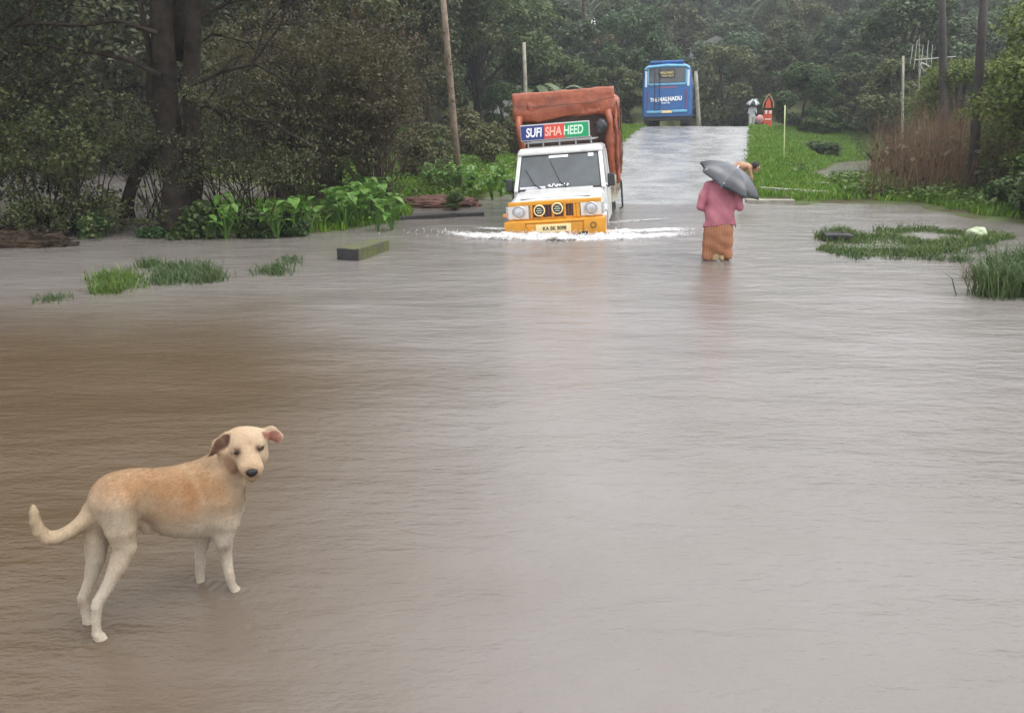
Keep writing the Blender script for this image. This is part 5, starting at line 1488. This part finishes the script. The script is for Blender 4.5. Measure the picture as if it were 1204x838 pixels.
    def near(pt, r): return np.exp(-(np.linalg.norm(V - pt, axis=1) / r) ** 2)
    # head markings, plus brow-furrow and neck-fold shade painted into the coat
    headc = HP(289, 530, .02); mixin(np.array([.45, .35, .24]), near(headc, .12) * .8)
    for px, py, fw, r_, cl, k_ in ((296, 556, .145, .0145, (.012, .010, .010), 1.6), (294, 520, .06, .012, (.30, .18, .12), .6), (302, 517, .06, .010, (.36, .22, .14), .5),  # both brow spots paint the shade of the furrows
                                 (286, 546, .11, .012, (.50, .36, .24), .6), (318, 513, .03, .021, (.36, .17, .13), 1.2), (325, 517, .04, .016, (.34, .15, .12), 1.0), (311, 513, .03, .012, (.22, .12, .09), .9)
                                 ):
        p_ = surf_pt(g, model, C0, ray(px, py), HP(px, py, fw))
        mixin(np.array(cl), np.clip(k_ * 1.3 * near(p_, r_), 0, 1) ** 1.2)
    def band(pts, cl, k_, soft=.008, off=0.0):
        D = None
        for (p1, p2) in zip(pts[:-1], pts[1:]):
            q_ = g.cone(HP(*p1[:3]), p1[3], HP(*p2[:3]), p2[3], None, V); D = q_ if D is None else np.minimum(D, q_)
        mixin(np.array(cl), k_ * (1 - ss_(D, off, off + soft)) * (1 + .3 * nz))
    band([(266, 517, .035, .014), (258, 523, .075, .015), (249, 533, .085, .008)], (.045, .018, .012), 1.1, .010, .005)
    band([(266, 528, .03, .010), (272, 545, .05, .013), (280, 562, .05, .012), (284, 572, .05, .006)], (.22, .125, .08), .95, .014, .003)  # shadowed neck fold painted as a brown strip in the coat colour
    band([(313, 511, .03, .009), (322, 511, .04, .017), (327, 515, .05, .013)], (.20, .085, .06), 1.0, .009, .004)
    eyes = []
    for px, py in ((279.5, 532), (303.5, 528)):
        p_ = surf_pt(g, model, C0, ray(px, py), HP(px, py, .07)); eyes.append(p_)
        mixin(np.array([.10, .05, .035]), np.clip(1.6 * near(p_, .0150), 0, 1))
    band([(274.5, 533, .062, .006), (283.5, 532, .066, .007)], (.035, .015, .010), 1.1, .006, .002)
    band([(299.5, 529, .066, .007), (308, 526.5, .058, .006)], (.035, .015, .010), 1.1, .006, .002)
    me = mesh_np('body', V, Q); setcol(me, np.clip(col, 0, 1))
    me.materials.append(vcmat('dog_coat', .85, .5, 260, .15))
    me.polygons.foreach_set('use_smooth', [True] * len(me.polygons))
    e = empty('dog', (R0.x, R0.y, 0), 0, 'cream and tan short-haired dog standing in shallow water, looking back over its shoulder', 'dog')
    body = bpy.data.objects.new('body', me); COL.objects.link(body); body.parent = e; body.matrix_parent_inverse = Matrix.Translation(-Vector((R0.x, R0.y, 0)))
    # short coat: single hairs lying back along the body
    nF = 150000; rf_ = np.random.default_rng(3)
    T1, T2, T3 = V[Q[:, 0]], V[Q[:, 1]], V[Q[:, 2]]; fn_ = np.cross(T2 - T1, T3 - T1); ar = np.linalg.norm(fn_, axis=1) + 1e-12; fn_ /= ar[:, None]
    fi = rf_.choice(len(Q), nF, p=ar / ar.sum()); uv = rf_.uniform(0, 1, (nF, 2)); N_ = fn_[fi]
    rootp = V[Q[fi, 0]] * ((1 - uv[:, :1]) * (1 - uv[:, 1:])) + V[Q[fi, 1]] * (uv[:, :1] * (1 - uv[:, 1:])) + V[Q[fi, 2]] * (uv[:, :1] * uv[:, 1:]) + V[Q[fi, 3]] * ((1 - uv[:, :1]) * uv[:, 1:])
    cf = col[Q[fi, 0]]
    vcen = np.array(a); flow = np.where((rootp[:, 2:3] < .36), np.array([[0, 0, -1.0]]), -vcen * .9 + np.array([0, 0, -.45]))
    hpt = HP(296, 552, .12); dh = np.linalg.norm(rootp - HP(288, 530, .03), axis=1) < .13
    flow[dh] = (rootp[dh] - hpt); flow = flow / (np.linalg.norm(flow, axis=1)[:, None] + 1e-9) + rf_.normal(size=(nF, 3)) * .28
    flow -= N_ * (flow * N_).sum(1)[:, None]; flow /= np.linalg.norm(flow, axis=1)[:, None] + 1e-9
    keep = (rootp[:, 2] > .012) & (cf.sum(1) > .12)
    Lh = rf_.uniform(.007, .014, (nF, 1)) * np.where(dh, .6, 1)[:, None]; sd2 = np.cross(flow, N_) * .0007
    tipp = rootp + flow * Lh + N_ * Lh * rf_.uniform(.12, .38, (nF, 1))
    VV = np.stack([rootp - sd2 - N_ * .001, rootp + sd2 - N_ * .001, tipp], 1)[keep].reshape(-1, 3); k3 = len(VV) // 3
    fme = mesh_np('fur', VV - np.array([R0.x, R0.y, 0]), np.arange(3 * k3).reshape(k3, 3))
    cc3 = cf[keep] * rf_.uniform(.70, 1.26, (k3, 1)); setcol(fme, np.clip(np.repeat(cc3, 3, 0), 0, 1))
    fob = link('fur', fme, vcmat('fur_hair', .7, 0, 60, .25), e)
    def ball(nm, pt, r, m_, sc=(1, 1, 1), push=0.0):
        bm = bmesh.new(); bmesh.ops.create_icosphere(bm, subdivisions=3, radius=r)
        vd = (C0 - Vector(pt)).normalized(); q = vd.to_track_quat('Z', 'Y').to_matrix()
        for v in bm.verts: v.co = Vector(pt) + vd * push + q @ Vector((v.co.x * sc[0], v.co.y * sc[1], v.co.z * sc[2])) - Vector((R0.x, R0.y, 0))
        return obj(nm, bm, m_, e, True)
    me_ = mat('eye_dark', (.010, .005, .004), .35, spec=.25)
    for p_ in eyes: ball('eye', p_, .0115, me_, (1.35, .48, .5), -.001)
    pn = surf_pt(g, model, C0, ray(296, 555), HP(296, 555, .14))
    ball('nose', pn, .0195, mat('wet_nose', (.012, .009, .010), .4, spec=.3, bump=.4, bscale=120), (1.15, .85, .8), -.003)
    bm = bmesh.new(); 
    ml = [surf_pt(g, model, C0, ray(px, py), HP(px, py, .10)) for px, py in ((286, 560), (291, 562.5), (296, 561), (301, 562), (305, 558))]
    tube(bm, [Vector(q) - Vector((R0.x, R0.y, 0)) for q in ml], [.0014, .0022, .0024, .0022, .0012], 5); obj('mouth', bm, me_, e, True)
    return e
def surf_pt(g, model, C0, d, guess):
    """walk along a line of sight near the guess until the body is met"""
    d = np.array(d.normalized()); t0 = (np.array(guess) - np.array(C0)) @ d
    ts = np.linspace(t0 - .14, t0 + .14, 57); P = np.array(C0) + ts[:, None] * d
    f, _ = model(P)
    k = np.argmax(f < 0) if (f < 0).any() else int(np.argmin(f))
    return P[k]
_m = noise
dog = build_dog()

# ---------------------------------------------------------------- people
m_skin = mat('brown_skin', (.20, .095, .05), .6, var=.15, vscale=8)
m_hair = mat('black_hair', (.012, .010, .009), .7, bump=.8, bscale=90)
def relax(V, Q, it=1):
    for _ in range(it):
        A = np.zeros_like(V); c = np.zeros(len(V))
        for i in range(4):
            np.add.at(A, Q[:, i], V[Q[:, (i + 1) % 4]]); np.add.at(c, Q[:, i], 1)
        V = .5 * V + .5 * A / c[:, None]
    return V
def hand(g, w_, d, up, curl=.5, side=1, P=None, s=1.0):
    """palm, four bent fingers and a thumb, as one field; w_ wrist, d pointing direction, up the back of the hand"""
    d = Vector(d).normalized(); up = Vector(up); up = (up - d * up.dot(d)).normalized(); sd_ = d.cross(up) * side; w_ = Vector(w_)
    D = g.chain([w_, w_ + d * .045 * s, w_ + d * .085 * s], [.026 * s, .030 * s, .034 * s], .01, (np.array(up), .55), P)
    for i, (o, L) in enumerate(((-.027, .062), (-.009, .072), (.009, .068), (.026, .052))):
        p = w_ + d * .088 * s + sd_ * o * s; pts = [p]; ang = .25
        for j, f in enumerate((.45, .32, .23)):
            ang += curl * (.7 + .2 * j); dd = d * math.cos(ang) - up * math.sin(ang); p = p + dd * L * f * s * 1.15; pts.append(p)
        D = np.minimum(D, g.chain(pts, [.0095 * s, .009 * s, .0082 * s, .007 * s], .004, None, P))
    p = w_ + d * .03 * s - sd_ * .028 * s
    D = smin(D, g.chain([p, p - sd_ * .022 * s + d * .025 * s - up * .012 * s, p - sd_ * .012 * s + d * .052 * s - up * .030 * s], [.013 * s, .011 * s, .009 * s], .006, None, P), .01)
    return D
def figure_mesh(nm, F, g, m_, parent, fn=None, it=1):
    V, Q = surface_nets(F, g.lo, g.h); V = relax(V, Q, it)
    if fn is not None: V = fn(V)
    me = mesh_np(nm, V, Q); o = link(nm, me, m_, parent, True); return o
def head_field(g, c, fwd, r=.098):
    c = Vector(c); f = Vector(fwd).normalized(); up = Vector((0, 0, 1)); sd_ = f.cross(up).normalized(); up = sd_.cross(f)
    D = g.cone(c - f * .015 + up * .02, r * .86, c + f * .02 + up * .02, r * .82)
    D = smin(D, g.cone(c + f * .035 - up * .05, r * .58, c + f * .055 - up * .095, r * .36), .03)
    D = smin(D, g.cone(c + f * .085 + up * .005, .010, c + f * .112 - up * .025, .014), .012)      # nose
    D = smin(D, g.cone(c + f * .085 - up * .058 - sd_ * .018, .010, c + f * .085 - up * .058 + sd_ * .018, .010), .010)   # lips
    for s_ in (-1, 1):
        D = smin(D, g.cone(c + sd_ * s_ * .088 + up * .012, .017, c + sd_ * s_ * .086 - up * .02, .012, (np.array(sd_), .5)), .008)
        D = smin(D, g.cone(c + f * .075 + sd_ * s_ * .018 + up * .032, .010, c + f * .068 + sd_ * s_ * .045 + up * .032, .009), .010)
    return D
def hair_field(g, c, fwd, r=.104, low=.06):
    c = Vector(c); f = Vector(fwd).normalized()
    D = g.cone(c - f * .03 + Vector((0, 0, .028)), r * .86, c + f * .012 + Vector((0, 0, .034)), r * .82)
    D = smin(D, g.cone(c - f * .05 - Vector((0, 0, low * .5)), r * .62, c - f * .045 + Vector((0, 0, .02)), r * .7), .03)
    pl = (g.P - np.array(c)) @ np.array(f)
    zz = (g.P - np.array(c))[..., 2]
    return np.maximum(D, pl - .045 - np.clip(zz, 0, 1) * .6)
def eyes(c, fwd, parent):
    c = Vector(c); f = Vector(fwd).normalized(); up = Vector((0, 0, 1)); sd_ = f.cross(up).normalized(); up = sd_.cross(f)
    for s_ in (-1, 1):
        bm = bmesh.new(); bmesh.ops.create_icosphere(bm, subdivisions=2, radius=.0115)
        q = c + f * .073 + sd_ * s_ * .031 + up * .014
        for v in bm.verts: v.co = v.co + q
        obj('eye', bm, mat('eye_white', (.5, .47, .43), .3), parent, True)

# the man wading away under the umbrella
wz = -.30
man = empty('person', (MAN.x, MAN.y, wz), R(-4), 'man in a pink shirt and checked brown lungi wading away under a tilted umbrella', 'person')
g = SDF((-.48, -.32, -.03), (.48, .55, 1.72), .0125)
hd_f = (.12, 1, -.15)
hc = (.02, .10, 1.47)
B = g.chain([(0, 0, .88), (0, .0, 1.02), (0, .01, 1.18), (0, .02, 1.30)], [.125, .122, .135, .125], .05, (np.array([0, 1, 0]), .72))
B = smin(B, g.cone((-.15, .02, 1.32), .055, (.15, .02, 1.32), .055), .05)
B = smin(B, g.chain([(0, .03, 1.32), (.01, .06, 1.40), hc], [.062, .056, .06], .02), .03)
B = smin(B, head_field(g, hc, hd_f), .02)
arms = []
ap = {-1: [(-.175, .02, 1.30), (-.235, -.01, 1.16), (-.265, -.02, 1.03), (-.20, .12, 1.00), (-.09, .235, 1.03)], 1: [(.175, .02, 1.30), (.225, .0, 1.16), (.250, -.01, 1.04), (.18, .14, 1.06), (.05, .24, 1.10)]}
for s_ in (-1, 1):
    p_ = ap[s_]; arms.append(g.chain(p_, [.052, .047, .042, .035, .026], .02))
for s_, wv, dv in ((-1, ap[-1][-1], (.9, .35, .1)), (1, ap[1][-1], (-.8, .3, .1))):
    B = smin(B, arms[0 if s_ < 0 else 1], .02)
    B = np.minimum(B, hand(g, wv, dv, (0, .8, .5), .75, s_))
for s_ in (-1, 1):
    x = .105 * s_
    L = g.chain([(x * .9, 0, .86), (x, .03, .66), (x * 1.05, .045, .47), (x * 1.1, .01, .28), (x * 1.15, -.01, .10)], [.095, .078, .056, .050, .036], .03)
    L = smin(L, g.chain([(x * 1.15, -.03, .05), (x * 1.2, .07, .035), (x * 1.3, .18, .02)], [.034, .034, .024], .02), .02)
    B = smin(B, L, .02)
figure_mesh('body', B, g, m_skin, man)
figure_mesh('hair', hair_field(g, hc, hd_f), g, m_hair, man)
eyes(hc, hd_f, man)
# shirt: loose, boxy, sleeves to the elbow
Sh = g.chain([(0, 0, .78), (0, 0, .95), (0, .0, 1.15), (0, .01, 1.26)], [.215, .185, .172, .155], .06, (np.array([0, 1, 0]), .72))
Sh = smin(Sh, g.cone((-.15, .01, 1.30), .068, (.15, .01, 1.30), .068), .06)
Sh = smin(Sh, g.chain([(0, .02, 1.33), (0, .04, 1.385)], [.075, .066], .02), .03)
for s_ in (-1, 1):
    p_ = ap[s_]; Sh = smin(Sh, g.chain(p_[:3] + [tuple(Vector(p_[2]).lerp(Vector(p_[3]), .35))], [.066, .064, .060, .052], .02), .018)
zz, xx, yy = g.P[..., 2], g.P[..., 0], g.P[..., 1]
Sh = Sh + .011 * np.sin(xx * 26 + zz * 9 + 2 * np.sin(zz * 7)) * np.clip((1.25 - zz) * 3, 0, 1) + .005 * np.sin(zz * 33 + xx * 12) * np.clip(np.abs(xx) * 6 - .7, 0, 1)
armz = np.abs(xx) > .215
Sh = np.maximum(Sh, np.where(armz, -1, (.775 + .025 * np.sin(xx * 9 + 1)) - zz)); Sh = np.maximum(Sh, zz - 1.405)
figure_mesh('shirt', Sh, g, mat('pink_shirt', (.44, .155, .19), .75, var=.22, vscale=5, bump=.3, bscale=30, dark=(.32, .10, .13)), man)
# lungi: tucked up, tight folds, hem at the shin
Lu = g.chain([(0, 0, .84), (0, 0, .70), (0, .01, .58), (0, .01, .48)], [.175, .185, .18, .16], .05, (np.array([0, 1, 0]), .78))
Lu = smin(Lu, g.chain([(-.10, 0, .60), (-.118, 0, .45), (-.13, 0, .28)], [.10, .088, .076], .02), .03); Lu = smin(Lu, g.chain([(.10, 0, .60), (.118, 0, .45), (.13, 0, .28)], [.10, .088, .076], .02), .03)
Lu = Lu + .006 * np.sin(zz * 38 + xx * 9 + 1.5 * np.sin(xx * 13)) * np.clip((.85 - zz) * 3, .15, 1) + .006 * np.sin(xx * 40)
hem = .315 + .075 * np.exp(-(xx / .06) ** 2) + .02 * np.sin(xx * 17)
Lu = np.maximum(Lu, hem - zz); Lu = np.maximum(Lu, zz - .83)
m_l = bpy.data.materials.new('checked_lungi'); m_l.use_nodes = True; nt = m_l.node_tree; b = nt.nodes['Principled BSDF']; b.inputs['Roughness'].default_value = .75
tc = nt.nodes.new('ShaderNodeTexCoord'); cols = []
br = nt.nodes.new('ShaderNodeTexBrick'); br.inputs['Scale'].default_value = 14; br.inputs['Color1'].default_value = (.27, .078, .036, 1); br.inputs['Color2'].default_value = (.22, .055, .035, 1); br.inputs['Mortar'].default_value = (.34, .16, .075, 1)
br.inputs['Mortar Size'].default_value = .07; br.offset = 0
mp = nt.nodes.new('ShaderNodeMapping'); mp.inputs['Rotation'].default_value = (PI / 2, 0, 0)
nt.links.new(tc.outputs['Object'], mp.inputs[0]); nt.links.new(mp.outputs[0], br.inputs['Vector']); nt.links.new(br.outputs[0], b.inputs['Base Color'])
figure_mesh('lungi', Lu, g, m_l, man)
Pt = g.chain([(-.03, -.05, .385), (-.04, -.05, .335)], [.055, .05], .02, (np.array([0, 1, 0]), .8)); Pt = smin(Pt, g.cone((.045, -.05, .36), .035, (.05, -.05, .33), .035), .02)
Pt = np.maximum(Pt + .006 * np.sin(xx * 60), .305 - zz)
figure_mesh('lungi_fold', Pt, g, mat('pale_yellow_cloth', (.40, .29, .16), .8, var=.2, vscale=9), man)

def umbrella(loc, C, axis, rad, hgt, cols, lb, handle=.62, shaft_r=.006, n=8, phase=0.2):
    e = empty('umbrella', loc, 0, lb, 'umbrella')
    ax = Vector(axis).normalized(); q = ax.to_track_quat('Z', 'Y').to_matrix(); C = Vector(C) - Vector(loc)
    def pt(t, ph, scal=True):
        """t 0 at the top, 1 at the rim"""
        f = (ph / (2 * PI / n)) % 1.0; sg = 1 - .17 * t * math.sin(PI * f)
        r = rad * math.sin(t * 1.2) / math.sin(1.2) * sg; z = hgt * (math.cos(t * 1.42) - math.cos(1.42)) / (1 - math.cos(1.42)) + .05 * t * t * math.sin(PI * f) * rad * -.1
        return C + q @ Vector((r * math.cos(ph + phase), r * math.sin(ph + phase), z))
    bm = bmesh.new(); sub = 6; N = n * sub; T_ = 10
    rows = [[bm.verts.new(pt(t / T_, 2 * PI * k_ / N)) for k_ in range(N)] for t in range(1, T_ + 1)]; top = bm.verts.new(pt(0, 0))
    for k_ in range(N):
        f = bm.faces.new((top, rows[0][k_], rows[0][(k_ + 1) % N])); f.material_index = (k_ // sub) % 2
        for i in range(T_ - 1):
            f = bm.faces.new((rows[i][k_], rows[i + 1][k_], rows[i + 1][(k_ + 1) % N], rows[i][(k_ + 1) % N])); f.material_index = (k_ // sub) % 2
    rib_v = {rows[i][k_].index if False else rows[i][k_] for i in range(T_) for k_ in range(0, N, sub)} | {top}
    for e_ in bm.edges:
        if e_.verts[0] in rib_v and e_.verts[1] in rib_v: e_.smooth = False
    ca = obj('canopy', bm, cols, e, True)
    md = ca.modifiers.new('thickness', 'SOLIDIFY'); md.thickness = .003
    apx = C + ax * hgt
    bm = bmesh.new(); cyl(bm, apx + ax * .05, C - ax * handle, shaft_r, n=10); obj('shaft', bm, m_chrome, e, True)
    bm = bmesh.new(); h0 = C - ax * handle; sd_ = q @ Vector((1, 0, 0))
    tube(bm, [h0 + ax * .10, h0, h0 - ax * .05 + sd_ * .01, h0 - ax * .075 + sd_ * .04, h0 - ax * .05 + sd_ * .07], [.013] * 5, 8); obj('handle', bm, m_black, e, True)
    for k_ in range(n):
        bm = bmesh.new(); tube(bm, [pt(t / 6, 2 * PI * k_ / n + .001) - ax * .004 for t in range(7)] , [.0035] * 7, 5)
        rb2 = obj('rib', bm, m_chrome, e)
    return e
m_ug = mat('dark_grey_umbrella_cloth', (.025, .027, .035), .33, spec=.6, var=.2, vscale=4)
m_ug2 = mat('grey_umbrella_cloth', (.045, .048, .058), .30, spec=.6, var=.2, vscale=4)
Yu = MAN.y + .06
Cu = AT(857, 213, Yu)
umbrella(tuple(Cu), tuple(Cu), (.42, -.30, .86), .475, .20, [m_ug, m_ug2], 'dark grey umbrella tilted to the right over the wading man', handle=.42)

# the bare-backed man bending beyond him
BG = G(854, 243, 0)
ben = empty('person', (BG.x, BG.y, -.12), R(8), 'bare-backed dark-haired man bending over at the water edge behind the large umbrella', 'person'); ben.scale = (.93,) * 3
g = SDF((-.35, -.35, -.02), (.85, .35, 1.30), .018)
hf = (.65, .05, -.75)
hc = (.66, -.02, 1.05)
B = g.chain([(0, 0, .92), (.12, 0, 1.02), (.28, 0, 1.08), (.42, 0, 1.07)], [.13, .12, .13, .12], .05, (np.array([0, 0, 1]), .8))
B = smin(B, g.cone((.44, -.15, 1.06), .055, (.44, .15, 1.06), .055), .04)
B = smin(B, g.chain([(.46, 0, 1.07), (.56, -.01, 1.06), hc], [.06, .055, .06], .02), .03)
B = smin(B, head_field(g, hc, hf), .02)
for s_ in (-1, 1):
    y = .17 * s_
    B = smin(B, g.chain([(.44, y, 1.04), (.50, y * 1.1, .80), (.55, y * .8, .60)], [.050, .040, .026], .02), .02)
    B = np.minimum(B, hand(g, (.55, y * .8, .60), (.1, 0, -1), (1, 0, 0), .3, s_))
    y = .10 * s_
    L = g.chain([(0, y * .9, .88), (.04, y, .66), (.03, y, .48), (-.02, y, .26), (-.03, y, .09)], [.10, .08, .056, .050, .036], .03)
    L = smin(L, g.chain([(-.05, y, .04), (.06, y, .035), (.17, y, .02)], [.034, .034, .024], .02), .02)
    B = smin(B, L, .02)
figure_mesh('body', B, g, mat('tan_skin', (.34, .18, .10), .55, var=.15, vscale=8), ben)
figure_mesh('hair', hair_field(g, hc, hf), g, m_hair, ben)
eyes(hc, hf, ben)
xx, yy, zz = g.P[..., 0], g.P[..., 1], g.P[..., 2]
Lu = g.chain([(.02, 0, .97), (.0, 0, .80), (.02, 0, .58), (.0, 0, .42)], [.155, .165, .165, .155], .05)
Lu = np.maximum(Lu + .006 * np.sin(np.arctan2(yy, xx) * 14), .36 - zz)
figure_mesh('wrap', Lu, g, mat('white_cloth_wrap', (.50, .46, .42), .8, var=.3, vscale=6), ben)

# the walker beyond the crest, with a pale topped umbrella
px_, s_ = 884, 57.5
q = AT(884, 143, 57.0); wzp = roadz(q.x * ux + q.y * uy)
wal = empty('person', (q.x, q.y, wzp), R(170), 'walker in a white shirt and pale trousers holding a dark umbrella beyond the crest', 'person')
g = SDF((-.40, -.35, -.02), (.40, .40, 1.80), .022)
hc = (0, .02, 1.58)
B = g.chain([(0, 0, .92), (0, 0, 1.15), (0, 0, 1.38)], [.12, .12, .13], .05, (np.array([0, 1, 0]), .75))
B = smin(B, g.cone((-.15, 0, 1.40), .055, (.15, 0, 1.40), .055), .05); B = smin(B, g.chain([(0, 0, 1.42), hc], [.06, .06], .02), .03); B = smin(B, head_field(g, hc, (0, 1, 0)), .02)
aw = {-1: [(-.18, 0, 1.38), (-.22, .02, 1.12), (-.12, .22, 1.2)], 1: [(.18, 0, 1.38), (.24, 0, 1.10), (.23, .06, .86)]}
for k_ in (-1, 1):
    B = smin(B, g.chain(aw[k_], [.05, .04, .027], .02), .02)
    B = np.minimum(B, hand(g, aw[k_][-1], (.5, .3, .3) if k_ < 0 else (0, .1, -1), (0, 1, 0) if k_ > 0 else (0, .3, 1), .7, k_))
    x = .1 * k_; L = g.chain([(x, 0, .9), (x, .02 + .08 * k_, .48), (x, -.02 + .1 * k_, .09)], [.09, .056, .036], .03)
    L = smin(L, g.chain([(x, -.03 + .1 * k_, .05), (x, .14 + .1 * k_, .03)], [.036, .026], .02), .02); B = smin(B, L, .02)
figure_mesh('body', B, g, m_skin, wal); figure_mesh('hair', hair_field(g, hc, (0, 1, 0)), g, m_hair, wal); eyes(hc, (0, 1, 0), wal)
zz = g.P[..., 2]; xx = g.P[..., 0]
Sh = g.chain([(0, 0, .88), (0, 0, 1.15), (0, 0, 1.36)], [.175, .165, .15], .05, (np.array([0, 1, 0]), .75)); Sh = smin(Sh, g.cone((-.15, 0, 1.40), .065, (.15, 0, 1.40), .065), .05)
for k_ in (-1, 1): Sh = smin(Sh, g.chain(aw[k_][:2], [.062, .06], .02), .03)
figure_mesh('shirt', np.maximum(np.maximum(Sh, .84 - zz), zz - 1.47), g, mat('white_shirt', (.70, .72, .74), .8, var=.1), wal)
Tr = None
for k_ in (-1, 1):
    x = .1 * k_; L = g.chain([(x, 0, .9), (x, .02 + .08 * k_, .48), (x, -.02 + .1 * k_, .12)], [.115, .085, .07], .03); Tr = L if Tr is None else smin(Tr, L, .02)
figure_mesh('trousers', np.maximum(Tr, .10 - zz), g, mat('pale_trousers', (.50, .55, .50), .8, var=.1), wal)
Cw = Vector((q.x + .0, q.y - .15, wzp + 1.72))
umbrella(tuple(Cw), tuple(Cw), (-.15, -.35, .9), .50, .22, [mat('black_umbrella_cloth', (.02, .02, .024), .6), mat('pale_umbrella_panel', (.38, .42, .42), .5)], 'small dark umbrella with pale panels over the far walker', handle=.5, phase=1.2)
# red and white roadside marker
q = AT(902, 143, 49); z0 = h1(q.x, q.y); zt = AT(900, 111, 49).z - z0
e = empty('roadside_marker', (q.x, q.y, z0), R(-5), 'red and white painted roadside marker with a pointed arch top beside the crest', 'marker')
m_mr = mat('red_marker_paint', (.52, .07, .025), .5, var=.3, vscale=4); m_mw = mat('white_marker_paint', (.68, .60, .56), .5, var=.2, vscale=5)
bm = bmesh.new(); bx(bm, (0, 0, zt * .42 - .3), (.50, .22, zt * .56), .06, taper=(.9, .9)); bd = obj('body', bm, m_mr, e)
for x, z, s1, s2 in ((-.12, .50, .10, .20), (.12, .50, .12, .18), (0, .30, .34, .06)):
    bm = bmesh.new(); bx(bm, (x, -.115, zt * z), (s1, .03, s2), .01); obj('white_patch', bm, m_mw, bd)
bm = bmesh.new(); tube(bm, [(-.30, 0, zt * .62), (-.24, 0, zt * .78), (-.12, 0, zt * .92), (0, 0, zt), (.12, 0, zt * .92), (.24, 0, zt * .78), (.30, 0, zt * .62)], [.028] * 7, 6); obj('arch', bm, mat('dull_orange_frame', (.40, .20, .12), .6), e)
bm = bmesh.new(); prism(bm, [(-.16, zt * .62), (.16, zt * .62), (.12, zt * .80), (0, zt * .90), (-.12, zt * .80)], -.02, .02); obj('arch_panel', bm, m_mr, e)
bm = bmesh.new(); bmesh.ops.create_icosphere(bm, subdivisions=3, radius=1)
for v in bm.verts:
    n_ = 1 + .2 * noise.noise(v.co * 2); v.co = Vector((-.42 + v.co.x * .24 * n_, v.co.y * .2, zt * .30 + v.co.z * .24 * n_))
obj('side_bundle', bm, mat('pinkish_cloth', (.52, .26, .25), .8, var=.4, vscale=6), e, True)

# ---------------------------------------------------------------- damp air
bm = bmesh.new(); bx(bm, (0, 75, 38), (420, 330, 82))
hm = bpy.data.materials.new('damp_air'); hm.use_nodes = True; nt = hm.node_tree
nt.nodes.remove(nt.nodes['Principled BSDF'])
pv = nt.nodes.new('ShaderNodeVolumePrincipled'); pv.inputs['Density'].default_value = .0010; pv.inputs['Color'].default_value = (.85, .88, .9, 1)
nt.links.new(pv.outputs[0], nt.nodes['Material Output'].inputs['Volume'])
tag(obj('haze', bm, hm), 'thin damp haze in the air over the flood and the wooded hill', 'haze', kind='stuff')
